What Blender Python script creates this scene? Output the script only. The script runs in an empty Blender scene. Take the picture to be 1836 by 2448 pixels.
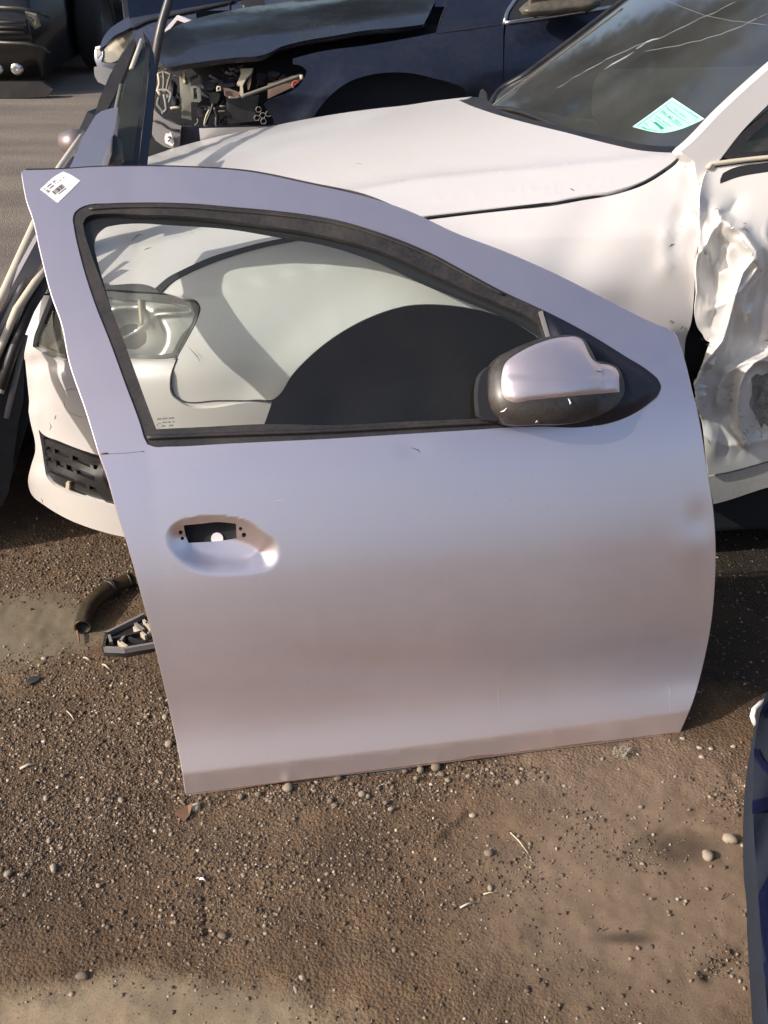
import bpy, math, random
import numpy as np
from mathutils import Vector, noise
from mathutils.geometry import delaunay_2d_cdt
random.seed(7); rng = np.random.default_rng(7)
R = math.radians
S = bpy.context.scene
col = S.collection

# ------------------------------------------------------------------ camera, sky, sun, exposure
TH, F, CH = R(31.5), 2500.0, 1.45            # pitch, focal length in photo pixels, camera height
cam = bpy.data.cameras.new('camera'); cam_o = bpy.data.objects.new('camera', cam); col.objects.link(cam_o)
cam.sensor_fit = 'VERTICAL'; cam.sensor_height = 24; cam.lens = 24 * F / 2448
cam.clip_start = 0.05; cam.clip_end = 800
cam_o.location = (0, 0, CH); cam_o.rotation_euler = (math.pi / 2 - TH, 0, 0)
S.camera = cam_o
SUN_EL, SUN_AZ = R(30), R(24)                # light travels towards +X, a little towards +Y
w = bpy.data.worlds.new('World'); S.world = w; w.use_nodes = True
nt = w.node_tree
sky = nt.nodes.new('ShaderNodeTexSky'); sky.sky_type = 'NISHITA'; sky.sun_disc = False
sky.sun_elevation = SUN_EL; sky.sun_rotation = R(246)
sky.air_density = 0.85; sky.dust_density = 4.0; sky.ozone_density = 1.0
nt.links.new(sky.outputs[0], nt.nodes['Background'].inputs[0]); nt.nodes['Background'].inputs[1].default_value = 0.125
sun = bpy.data.lights.new('sun', 'SUN'); sun.energy = 3.5; sun.angle = R(0.5); sun.color = (1.0, 0.915, 0.83)
sun_o = bpy.data.objects.new('sun', sun); col.objects.link(sun_o); sun_o.location = (-5, -2, 6)
sdir = Vector((math.cos(SUN_EL) * math.cos(SUN_AZ), math.cos(SUN_EL) * math.sin(SUN_AZ), -math.sin(SUN_EL)))
sun_o.rotation_euler = sdir.to_track_quat('-Z', 'Y').to_euler()
S.view_settings.view_transform = 'Standard'; S.view_settings.look = 'None'
S.view_settings.exposure = 0.45; S.view_settings.gamma = 1; S.view_settings.use_curve_mapping = False

# ------------------------------------------------------------------ measuring: photo pixel <-> place
O = np.array([0, 0, CH]); cT, sT = math.cos(TH), math.sin(TH)
def rays(U, V):
    U = np.atleast_1d(np.asarray(U, float)); V = np.atleast_1d(np.asarray(V, float))
    k = -(V - 1224) / F
    return np.stack([(U - 918) / F, cT + k * sT, -sT + k * cT], 1)
def project(P):
    d = P[:, 1] * cT - (P[:, 2] - CH) * sT; up = P[:, 1] * sT + (P[:, 2] - CH) * cT
    return 918 + P[:, 0] / d * F, 1224 - up / d * F
def G(u, v, z=0.0):
    d = rays(u, v)[0]; return Vector(O + d * ((z - CH) / d[2]))
def atY(u, v, Y):
    d = rays(u, v)[0]; return Vector(O + d * (Y / d[1]))
def marcher(f, t0=1.0, t1=4.0, n=160):
    """first crossing of f(P)=0 (positive in front of the surface) along each pixel's ray"""
    def hit(U, V, lift=0.0):
        D = rays(U, V); N = len(D); ts = np.linspace(t0, t1, n)
        vals = np.stack([f(O + D * t) for t in ts], 1)
        neg = vals <= 0; has = neg.any(1); i = np.where(has, neg.argmax(1), 0)
        j = np.argmin(np.abs(vals), 1)
        lo = ts[np.maximum(i - 1, 0)]; hi = ts[i]
        for _ in range(14):
            m = (lo + hi) / 2; s = f(O + D * m[:, None]) > 0
            lo = np.where(s, m, lo); hi = np.where(s, hi, m)
        miss = ~(has & (i > 0)); t = (lo + hi) / 2
        if miss.any():                                   # grazing rays: closest approach to the surface
            Dm = D[miss]; tb = ts[j][miss]; dt = ts[1] - ts[0]
            for _ in range(5):
                off = np.linspace(-1, 1, 9) * dt; TT = tb[:, None] + off
                vv = np.stack([np.abs(f(O + Dm * TT[:, [q]])) for q in range(9)], 1); tb = TT[np.arange(len(tb)), vv.argmin(1)]; dt /= 4
            t[miss] = tb
        L = np.linalg.norm(D, axis=1)
        return O + D * (t - np.asarray(lift) / L)[:, None]
    return hit
def lifted(hit, g):
    return lambda U, V, lift=0.0: hit(U, V, g(np.atleast_1d(np.asarray(U, float)), np.atleast_1d(np.asarray(V, float))) + lift)

# ------------------------------------------------------------------ small 2D helpers
def spline(pts, step, closed=True, sharp=42):
    """Catmull-Rom through pts, keeping corners sharper than `sharp` degrees"""
    P = [np.array(p, float) for p in pts]; n = len(P); out = []
    def corner(i):
        if not closed and (i == 0 or i == n - 1): return True
        a = P[i] - P[i - 1]; b = P[(i + 1) % n] - P[i]
        la, lb = np.linalg.norm(a), np.linalg.norm(b)
        if la < 1e-6 or lb < 1e-6: return True
        return math.degrees(math.acos(max(-1, min(1, a @ b / la / lb)))) > sharp
    cs = [corner(i) for i in range(n)]
    for i in range(n if closed else n - 1):
        p1, p2 = P[i], P[(i + 1) % n]
        L = np.linalg.norm(p2 - p1)
        def tang(a, b, c):
            l0, l1 = np.linalg.norm(b - a), np.linalg.norm(c - b)
            return (((b - a) / l0 * l1 + (c - b) / l1 * l0) / (l0 + l1)) * L
        m1 = tang(P[i - 1], p1, p2) if not cs[i] else (p2 - p1)
        m2 = tang(p1, p2, P[(i + 2) % n]) if not cs[(i + 1) % n] else (p2 - p1)
        k = max(1, int(round(L / step)))
        for j in range(k):
            t = j / k; t2, t3 = t * t, t * t * t
            out.append((2*t3-3*t2+1)*p1 + (t3-2*t2+t)*m1 + (-2*t3+3*t2)*p2 + (t3-t2)*m2)
    if not closed: out.append(P[-1])
    return np.array(out)
def inside(Q, poly):
    x, y = Q[:, 0], Q[:, 1]; r = np.zeros(len(Q), bool); n = len(poly)
    for i in range(n):
        x1, y1 = poly[i]; x2, y2 = poly[(i + 1) % n]
        if y1 == y2: continue
        c = ((y1 > y) != (y2 > y)) & (x < (x2 - x1) * (y - y1) / (y2 - y1) + x1)
        r ^= c
    return r
def dist(Q, poly, closed=True):
    d = np.full(len(Q), 1e9); n = len(poly)
    for i in range(n if closed else n - 1):
        a = np.asarray(poly[i], float); b = np.asarray(poly[(i + 1) % n], float); ab = b - a; L = ab @ ab
        if L < 1e-9: continue
        t = np.clip(((Q - a) @ ab) / L, 0, 1)
        d = np.minimum(d, np.linalg.norm(Q - a - t[:, None] * ab, axis=1))
    return d
def sstep(x, a, b):
    t = np.clip((x - a) / (b - a), 0, 1); return t * t * (3 - 2 * t)
def area(p): p = np.asarray(p); return 0.5 * np.sum(p[:, 0] * np.roll(p[:, 1], -1) - np.roll(p[:, 0], -1) * p[:, 1])
def vnoise(x, y, seed=0, oct=4):
    """vectorised value noise, about -1..1"""
    r = np.random.default_rng(seed); T = r.uniform(-1, 1, (256, 256)); o = 0; a = 1; tot = 0
    for k in range(oct):
        xi = np.floor(x).astype(int); yi = np.floor(y).astype(int); fx = x - xi; fy = y - yi
        fx = fx*fx*(3-2*fx); fy = fy*fy*(3-2*fy)
        g = lambda i, j: T[(xi + i) % 256, (yi + j) % 256]
        o = o + a * ((g(0,0)*(1-fx)+g(1,0)*fx)*(1-fy) + (g(0,1)*(1-fx)+g(1,1)*fx)*fy)
        tot += a; a *= 0.5; x = x * 2.03 + 17.3; y = y * 2.03 + 9.1
    return o / tot

# ------------------------------------------------------------------ objects
def empty(name, loc, label, cat, group=None, rot=None):
    o = bpy.data.objects.new(name, None); col.objects.link(o); o.location = loc; o.empty_display_size = 0.1
    if rot: o.rotation_euler = rot
    tag(o, label, cat, group); return o
def tag(o, label=None, cat=None, group=None, kind=None):
    if label: o['label'] = label
    if cat: o['category'] = cat
    if group: o['group'] = group
    if kind: o['kind'] = kind
    return o
def world_loc(o):
    v = Vector((0, 0, 0))
    while o is not None: v = v + Vector(o.location); o = o.parent
    return v
def make(name, verts, faces, mat, parent=None, smooth=True, mats=None, midx=None, base=None):
    """one mesh object from world-space vertices"""
    V = np.array([tuple(v) for v in verts], float).reshape(-1, 3)
    off = np.array(world_loc(parent)) if parent is not None else np.zeros(3)
    me = bpy.data.meshes.new(name)
    loc = np.zeros(3)
    if base is not None: loc = np.array(base) - off
    me.from_pydata((V - off - loc).tolist(), [], faces)
    for m in (mats or [mat]): me.materials.append(m)
    if midx is not None: me.polygons.foreach_set('material_index', midx)
    if smooth: me.polygons.foreach_set('use_smooth', [True] * len(me.polygons))
    me.update()
    o = bpy.data.objects.new(name, me); o.location = loc; col.objects.link(o)
    if parent is not None: o.parent = parent
    return o
def panel(name, contour, hit, mat, parent, step=14, holes=(), rim=((0, .003), (-.001, .012)), hole_rim=None,
          extra=None, sp=True, back=None, sharp=42, cstep=None):
    """a sheet of metal / plastic / glass with the outline and the openings traced, laid on a surface, its edges folded back"""
    cs = cstep or step * .6
    C = spline(contour, cs, True, sharp) if sp else np.array(contour, float)
    if area(C) < 0: C = C[::-1]
    H = []
    for h in holes:
        hh = spline(h, min(cs, 6), True, sharp) if len(h) > 8 or sp else np.array(h, float)
        if area(hh) > 0: hh = hh[::-1]
        H.append(hh)
    mn, mx = C.min(0), C.max(0)
    gx, gy = np.meshgrid(np.arange(mn[0], mx[0], step), np.arange(mn[1], mx[1], step))
    gx[1::2] += step / 2
    Q = np.stack([gx.ravel(), gy.ravel()], 1)
    if extra is not None: Q = np.concatenate([Q, extra])
    Q = Q[inside(Q, C)]; Q = Q[dist(Q, C) > cs * .45]
    for hh in H:
        Q = Q[~inside(Q, hh)]; Q = Q[dist(Q, hh) > 1.5]
    loops = [C] + H; pts = [Vector(p) for l in loops for p in l]; edges = []; k = 0
    for l in loops:
        edges += [(k + i, k + (i + 1) % len(l)) for i in range(len(l))]; k += len(l)
    pts += [Vector(p) for p in Q]
    vo, eo, fo, *_ = delaunay_2d_cdt(pts, edges, [], 0, 1e-4)
    vo = np.array([tuple(v) for v in vo])
    cen = np.array([(vo[f[0]] + vo[f[1]] + vo[f[2]]) / 3 for f in fo])
    keep = inside(cen, C)
    for hh in H: keep &= ~inside(cen, hh)
    fo = [f for f, q in zip(fo, keep) if q]
    fo = [f if area([vo[i] for i in f]) < 0 else f[::-1] for f in fo]     # face the camera (image y runs down)
    P = hit(vo[:, 0], vo[:, 1]); verts = [tuple(p) for p in P]; faces = [tuple(f) for f in fo]
    # boundary loops -> rims
    from collections import defaultdict
    cnt = defaultdict(int)
    for f in faces:
        for i in range(3): cnt[(f[i], f[(i + 1) % 3])] += 1
    bnd = [(a, b) for (a, b) in cnt if (b, a) not in cnt]
    nrm = np.zeros_like(P)
    FA = np.array(faces); fn = np.cross(P[FA[:, 1]] - P[FA[:, 0]], P[FA[:, 2]] - P[FA[:, 0]])
    for i in range(3): np.add.at(nrm, FA[:, i], fn)
    nrm /= np.linalg.norm(nrm, axis=1)[:, None] + 1e-12
    out = defaultdict(lambda: np.zeros(3)); isout = {}
    dC = dist(vo[list({a for a, b in bnd} | {b for a, b in bnd})], C)
    onC = dict(zip(list({a for a, b in bnd} | {b for a, b in bnd}), dC < .6))
    for a, b in bnd:
        T = P[b] - P[a]; o_ = np.cross(T, nrm[a]); l = np.linalg.norm(o_)
        if l > 1e-9: out[a] += o_ / l; out[b] += o_ / l
    def ext(edges_, spec):
        if not spec: return
        ids = sorted({i for e in edges_ for i in e}); prev = {}
        for i in ids: verts.append(tuple(P[i])); prev[i] = len(verts) - 1
        for o_, bk in spec:
            new = {}
            for i in ids:
                d = out[i] / (np.linalg.norm(out[i]) + 1e-12)
                bd = -nrm[i] if back is None else np.array(back)
                verts.append(tuple(P[i] + d * o_ + bd * bk)); new[i] = len(verts) - 1
            for a, b in edges_: faces.append((prev[b], prev[a], new[a], new[b]))
            prev = new
    ext([e for e in bnd if onC[e[0]]], rim)
    ext([e for e in bnd if not onC[e[0]]], hole_rim if hole_rim is not None else rim)
    return make(name, verts, faces, mat, parent)
def tube(name, pts, r, mat, parent=None, seg=8, caps=True, base=None, hollow=False):
    P = [Vector(p) for p in pts]; n = len(P); rr = r if isinstance(r, (list, tuple)) else [r] * n
    verts = []; faces = []; up = None
    for i in range(n):
        t = (P[min(i + 1, n - 1)] - P[max(i - 1, 0)]).normalized()
        if up is None: up = t.orthogonal().normalized()
        up = (up - t * up.dot(t)).normalized(); s = t.cross(up)
        for j in range(seg):
            a = 2 * math.pi * j / seg; verts.append(P[i] + (up * math.cos(a) + s * math.sin(a)) * rr[i])
    for i in range(n - 1):
        for j in range(seg):
            k = (j + 1) % seg; faces.append((i*seg+j, i*seg+k, (i+1)*seg+k, (i+1)*seg+j))
    if hollow:
        m = len(verts)
        for e, q in ((0, 1), (n - 1, -1)):
            t = (P[e + q] - P[e]).normalized()
            b0 = len(verts)
            for dr, dd in ((.78, 0), (.72, rr[e] * 2.0)):
                for j in range(seg): verts.append(P[e] + (Vector(verts[e*seg+j]) - P[e]) * dr + t * dd)
            for j in range(seg):
                k = (j + 1) % seg
                faces.append((e*seg+j, e*seg+k, b0+k, b0+j)); faces.append((b0+j, b0+k, b0+seg+k, b0+seg+j))
            faces.append(tuple(range(b0 + seg, b0 + 2 * seg)))
    elif caps:
        faces.append(tuple(range(seg))[::-1]); faces.append(tuple(range((n-1)*seg, n*seg)))
    return make(name, verts, faces, mat, parent, base=base)
def line(name, px, hit, r, mat, parent, lift=0.0, step=12, seg=5, sp=True):
    """a thin tube laid along a traced line on a surface"""
    L = spline(px, step, False) if sp else np.array(px, float)
    return tube(name, hit(L[:, 0], L[:, 1], lift), r, mat, parent, seg)
def join_lines(name, lines, hit, r, mat, parent, lift=0.0005, kind=None):
    verts = []; faces = []
    for px in lines:
        L = np.array(px, float); P = hit(L[:, 0], L[:, 1], lift); b0 = len(verts)
        for i, p in enumerate(P):
            t = P[min(i+1, len(P)-1)] - P[max(i-1, 0)]; v = p - O; s = np.cross(t, v); s /= np.linalg.norm(s) + 1e-9
            taper = .25 if i in (0, len(P)-1) else 1
            c = -v / np.linalg.norm(v)
            for q in (s * r * taper, c * r * .6 * taper, -s * r * taper): verts.append(p + q)
        for i in range(len(P) - 1):
            for j in range(2): faces.append((b0+i*3+j, b0+i*3+j+1, b0+i*3+3+j+1, b0+i*3+3+j))
    o = make(name, verts, faces, mat, parent, smooth=False)
    o['kind'] = kind or 'stuff'
    return o
def flat3(name, pts, mat, parent, thick=.01, sp=0, back=None):
    """a thick plate from 3D outline points"""
    P = [Vector(p) for p in pts]; n = len(P); c = sum(P, Vector()) / n
    N = Vector()
    for i in range(n): N += (P[i] - c).cross(P[(i + 1) % n] - c)
    N.normalize()
    if N.dot(Vector(O) - c) < 0: P = P[::-1]; N = -N
    verts = P + [p - N * thick for p in P]; faces = [tuple(range(n)), tuple(range(n, 2 * n))[::-1]]
    faces += [(i, n + i, n + (i + 1) % n, (i + 1) % n) for i in range(n)]
    return make(name, verts, faces, mat, parent, smooth=False)
def box(name, c, s, mat, parent=None, rot=(0, 0, 0), bev=0.0, base=None):
    import bmesh
    from mathutils import Euler, Matrix
    bm = bmesh.new(); bmesh.ops.create_cube(bm, size=1)
    for v in bm.verts: v.co = Vector((v.co.x * s[0], v.co.y * s[1], v.co.z * s[2]))
    if bev: bmesh.ops.bevel(bm, geom=bm.edges[:], offset=bev, segments=3, affect='EDGES', profile=.5)
    M = Matrix.Translation(c) @ Euler(rot).to_matrix().to_4x4()
    vs = [M @ v.co for v in bm.verts]; fs = [tuple(v.index for v in f.verts) for f in bm.faces]; bm.free()
    return make(name, vs, fs, mat, parent, smooth=False, base=base)
def lathe(name, prof, mat, M, parent=None, seg=24):
    verts = []; faces = []
    for r, h in prof:
        for j in range(seg):
            a = 2 * math.pi * j / seg; verts.append(M @ Vector((r * math.cos(a), r * math.sin(a), h)))
    for i in range(len(prof) - 1):
        for j in range(seg):
            k = (j + 1) % seg; faces.append((i*seg+j, i*seg+k, (i+1)*seg+k, (i+1)*seg+j))
    return make(name, verts, faces, mat, parent)

# ------------------------------------------------------------------ materials
def nodes(name):
    m = bpy.data.materials.new(name); m.use_nodes = True; t = m.node_tree
    return m, t, t.nodes['Principled BSDF'], t.nodes, t.links
def mathn(N, L, op, a, b=None, clamp=False):
    n = N.new('ShaderNodeMath'); n.operation = op; n.use_clamp = clamp
    for i, x in enumerate((a, b)):
        if x is None: continue
        if hasattr(x, 'links'): L.new(x, n.inputs[i])
        else: n.inputs[i].default_value = x
    return n.outputs[0]
def noisen(N, L, scale, detail=4, rough=.55, vec=None, dist=0):
    n = N.new('ShaderNodeTexNoise'); n.inputs['Scale'].default_value = scale; n.inputs['Detail'].default_value = detail
    n.inputs['Roughness'].default_value = rough; n.inputs['Distortion'].default_value = dist
    g = vec or N.new('ShaderNodeNewGeometry').outputs['Position']
    L.new(g, n.inputs['Vector']); return n.outputs['Fac']
def ramp(N, L, fac, stops):
    r = N.new('ShaderNodeValToRGB'); L.new(fac, r.inputs[0]); e = r.color_ramp.elements
    while len(e) < len(stops): e.new(.5)
    for x, (p, c) in zip(e, stops): x.position = p; x.color = (c if len(c) == 4 else (*c, 1)) if hasattr(c, '__len__') else (c, c, c, 1)
    return r.outputs[0]
def mixc(N, L, fac, a, b):
    n = N.new('ShaderNodeMix'); n.data_type = 'RGBA'
    for i, x in ((0, fac), (6, a), (7, b)):
        if hasattr(x, 'links'): L.new(x, n.inputs[i])
        elif hasattr(x, '__len__'): n.inputs[i].default_value = (*x, 1)
        else: n.inputs[i].default_value = x
    return n.outputs[2]
def bumpn(N, L, h, strength, dist=.001, nrm=None):
    b = N.new('ShaderNodeBump'); b.inputs['Strength'].default_value = strength; b.inputs['Distance'].default_value = dist
    L.new(h, b.inputs['Height'])
    if nrm is not None: L.new(nrm, b.inputs['Normal'])
    return b.outputs[0]
def surf(name, base, rough=.5, metal=0.0, coat=0.0, dust=.15, dustc=(.30, .25, .20), dscale=3.0, grain=0.0, gscale=400, spec=.5, wave=0.0, dlow=None, coat_r=.08):
    """general paint / plastic / metal: base colour, blotchy dust film, speckle, fine relief; dlow=(z0,z1) more mud low down"""
    m, t, B, N, L = nodes(name)
    n1 = noisen(N, L, dscale, 6, .62); n2 = noisen(N, L, dscale * 14, 5, .6)
    f = ramp(N, L, mathn(N, L, 'ADD', mathn(N, L, 'MULTIPLY', n1, .6), mathn(N, L, 'MULTIPLY', n2, .4)), [(.38, 0.0), (.68, 1.0)])
    f = mathn(N, L, 'MULTIPLY', f, dust, True)
    if dlow:
        g = N.new('ShaderNodeNewGeometry'); sx = N.new('ShaderNodeSeparateXYZ'); L.new(g.outputs['Position'], sx.inputs[0])
        mr = N.new('ShaderNodeMapRange'); mr.inputs[1].default_value = dlow[0]; mr.inputs[2].default_value = dlow[1]
        mr.inputs[3].default_value = 1; mr.inputs[4].default_value = 0; L.new(sx.outputs[2], mr.inputs[0])
        lw = mathn(N, L, 'MULTIPLY', mr.outputs[0], mathn(N, L, 'ADD', n1, .25))
        f = mathn(N, L, 'ADD', f, mathn(N, L, 'MULTIPLY', lw, dlow[2] if len(dlow) > 2 else .8), True)
    L.new(mixc(N, L, f, base, dustc), B.inputs['Base Color'])
    rr = N.new('ShaderNodeMapRange'); rr.inputs[3].default_value = rough; rr.inputs[4].default_value = min(1, rough + .35)
    L.new(f, rr.inputs[0]); L.new(rr.outputs[0], B.inputs['Roughness'])
    if metal:
        mm = N.new('ShaderNodeMapRange'); mm.inputs[3].default_value = metal; mm.inputs[4].default_value = metal * .2
        L.new(f, mm.inputs[0]); L.new(mm.outputs[0], B.inputs['Metallic'])
    B.inputs['Specular IOR Level'].default_value = spec
    if coat: B.inputs['Coat Weight'].default_value = coat; B.inputs['Coat Roughness'].default_value = coat_r
    nr = None
    if wave: nr = bumpn(N, L, noisen(N, L, 5, 2, .4), wave, .01)
    if grain: nr = bumpn(N, L, noisen(N, L, gscale, 3, .6), grain, .001, nr)
    if nr is not None:
        L.new(nr, B.inputs['Normal'])
    return m
def glass(name, tint, refl=1.0, rough=0.0, dust=.05, dustc=(.5, .47, .42), ior=1.5):
    m = bpy.data.materials.new(name); m.use_nodes = True; t = m.node_tree; N, L = t.nodes, t.links; N.clear()
    out = N.new('ShaderNodeOutputMaterial'); tr = N.new('ShaderNodeBsdfTransparent'); tr.inputs[0].default_value = (*tint, 1)
    gl = N.new('ShaderNodeBsdfGlossy'); gl.inputs['Roughness'].default_value = rough
    lw = N.new('ShaderNodeLayerWeight'); lw.inputs[0].default_value = .5            # same from both sides of the pane
    f0 = ((ior - 1) / (ior + 1)) ** 2; fr = mathn(N, L, 'ADD', mathn(N, L, 'MULTIPLY', mathn(N, L, 'POWER', lw.outputs['Facing'], 5.0), 1 - f0), f0)
    mx = N.new('ShaderNodeMixShader'); L.new(mathn(N, L, 'MULTIPLY', fr, refl, True), mx.inputs[0]); L.new(tr.outputs[0], mx.inputs[1]); L.new(gl.outputs[0], mx.inputs[2])
    df = N.new('ShaderNodeBsdfDiffuse'); df.inputs[0].default_value = (*dustc, 1)
    f = ramp(N, L, noisen(N, L, 6, 3, .5), [(.3, .5), (.75, 1.0)]); f = mathn(N, L, 'MULTIPLY', f, dust)
    m2 = N.new('ShaderNodeMixShader'); L.new(f, m2.inputs[0]); L.new(mx.outputs[0], m2.inputs[1]); L.new(df.outputs[0], m2.inputs[2])
    L.new(m2.outputs[0], out.inputs[0]); return m

M = {}
M['silver'] = surf('silver_lilac_paint', (.92, .815, .85), .33, .95, .12, dust=.05, dustc=(.36, .31, .28), dscale=2.2, grain=.05, gscale=900, dlow=(0.0, .20, .50), coat_r=.2)
M['cap'] = surf('mirror_cap_paint', (.80, .70, .74), .40, .85, .10, dust=.12, dustc=(.36, .31, .28), dscale=5)
M['silver_dark'] = surf('silver_paint_inner', (.25, .24, .27), .5, .3, dust=.4)
M['white'] = surf('white_paint', (.60, .58, .575), .30, 0, .5, dust=.22, dustc=(.50, .45, .38), dscale=2.5, dlow=(.15, .5, .35))
M['white_crash'] = surf('white_paint_bent', (.60, .585, .565), .30, 0, .5, dust=.12, dustc=(.45, .42, .36), dscale=6)
M['navy'] = surf('navy_paint', (.008, .013, .030), .30, 0.2, .35, dust=.16, dustc=(.10, .09, .085), dscale=3, coat_r=.12)
M['navy_hood'] = surf('navy_paint_hood', (.008, .010, .022), .22, 0.2, .7, dust=.22, dustc=(.12, .11, .10), dscale=4, coat_r=.1)
M['bluegrey'] = surf('blue_grey_paint', (.05, .065, .11), .32, .4, .5, dust=.3, dustc=(.16, .15, .14))
M['bluebump'] = surf('faded_bumper', (.13, .145, .17), .5, 0, dust=.3)
M['blackpaint'] = surf('black_paint', (.006, .007, .008), .28, 0, .6, dust=.25, dustc=(.05, .05, .045))
M['black'] = surf('black_plastic', (.014, .014, .017), .42, 0, dust=.30, dustc=(.10, .085, .07), dscale=8, grain=.15, gscale=700)
M['rubber'] = surf('black_rubber', (.016, .015, .018), .48, 0, dust=.45, dustc=(.10, .085, .07), dscale=10)
M['patch'] = surf('mirror_patch_plastic', (.010, .010, .020), .40, 0, dust=.08, dustc=(.06, .055, .06), dscale=5, grain=.1)
M['housing'] = surf('mirror_housing_plastic', (.022, .021, .022), .30, 0, dust=.5, dustc=(.12, .10, .085), dscale=11)
M['void'] = surf('dark_interior', (.008, .009, .013), .8, 0, dust=.2, dustc=(.02, .02, .02))
M['well'] = surf('wheel_well_liner', (.030, .036, .058), .75, 0, dust=.5, dustc=(.05, .048, .045), dscale=4, grain=.3, gscale=200)  # bluish cast painted in for the sky veil on the door glass
M['tyre'] = surf('tyre', (.015, .015, .016), .8, 0, dust=.5, dustc=(.07, .06, .05), grain=.4, gscale=150)
M['rim'] = surf('steel_rim', (.10, .10, .105), .45, .6, dust=.4)
M['greyplastic'] = surf('grey_plastic', (.20, .195, .20), .55, 0, dust=.35)
M['olive'] = surf('olive_grey_bracket', (.13, .135, .11), .6, 0, dust=.3)
M['cream'] = surf('cream_plastic', (.52, .45, .34), .45, 0, dust=.3)
M['creamstrip'] = surf('cream_trim', (.55, .50, .40), .5, 0, dust=.3)
M['brown'] = surf('brown_part', (.16, .10, .075), .6, 0, dust=.2)
M['red'] = surf('red_ring', (.35, .05, .03), .5, 0, dust=.1)
M['chrome'] = surf('chrome', (.75, .74, .72), .16, 1.0, dust=.12)
M['reflector'] = surf('lamp_reflector', (.27, .27, .28), .28, .6, dust=.12, wave=.2)
M['lampdark'] = surf('lamp_bezel', (.05, .05, .052), .35, .2, dust=.15)
M['lamplens'] = glass('clear_lamp_lens', (.86, .87, .84), 1.0, .03, .10, (.5, .5, .46))
M['fogged'] = glass('hazy_lamp_lens', (.75, .74, .68), 1.0, .12, .55, (.55, .53, .45))
M['doorglass'] = glass('green_tinted_glass', (.82, .87, .84), 1.5, 0, .03)
M['screen'] = glass('windscreen_glass', (.42, .47, .45), 1.7, .07, .10, (.42, .43, .43))
M['darkglass'] = glass('dark_glass', (.22, .26, .22), 1.2, .02, .22, (.20, .20, .16))
M['paper'] = surf('white_sticker', (.80, .77, .78), .5, 0, dust=.04)
M['ink'] = surf('print_ink', (.05, .045, .05), .6, 0, dust=.0)
M['inklight'] = surf('faint_print_ink', (.20, .19, .20), .6, 0, dust=.0)
M['mint'] = surf('mint_paper', (.36, .74, .62), .6, 0, dust=.05); M['mintdark'] = surf('green_print', (.04, .30, .19), .6, 0, dust=0); M['mintwhite'] = surf('paper_margin', (.62, .84, .78), .6, 0, dust=0)
M['crack'] = surf('glass_crack', (.26, .28, .28), .2, 0, dust=0, spec=1.0)
M['frit'] = surf('windscreen_black_band', (.035, .036, .044), .35, 0, dust=.2)
M['dash'] = surf('dashboard_plastic', (.045, .045, .05), .7, 0, dust=.3)
M['seat'] = surf('seat_fabric', (.10, .10, .11), .9, 0, dust=.2)
M['scuff'] = surf('scrape_mark', (.03, .028, .028), .7, 0, dust=.2)
M['rust'] = surf('rust_brown', (.17, .075, .035), .8, 0, dust=.3)
M['hose'] = surf('hose_rubber', (.030, .022, .012), .42, 0, .1, dust=.6, dustc=(.13, .085, .035), dscale=7)
M['slate'] = surf('slate_cloth', (.016, .021, .032), .9, 0, dust=.15, dustc=(.06, .065, .08), grain=.3, gscale=500, spec=.12)
M['bluecloth'] = surf('dark_blue_cloth', (.005, .007, .030), .9, 0, dust=.0, grain=.3, gscale=500, spec=.12)
M['yellow'] = surf('yellow_scrap', (.65, .55, .22), .6, 0, dust=.1)
M['mirrorpink'] = surf('dusty_rose_paint', (.22, .18, .19), .35, .5, .3, dust=.3)
M['bark'] = surf('bark', (.09, .065, .045), .9, 0, dust=.3, grain=.8, gscale=40)
M['leaf'] = surf('leaf_green', (.055, .085, .025), .6, 0, dust=.5, dustc=(.09, .10, .03), dscale=1.2)

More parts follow.
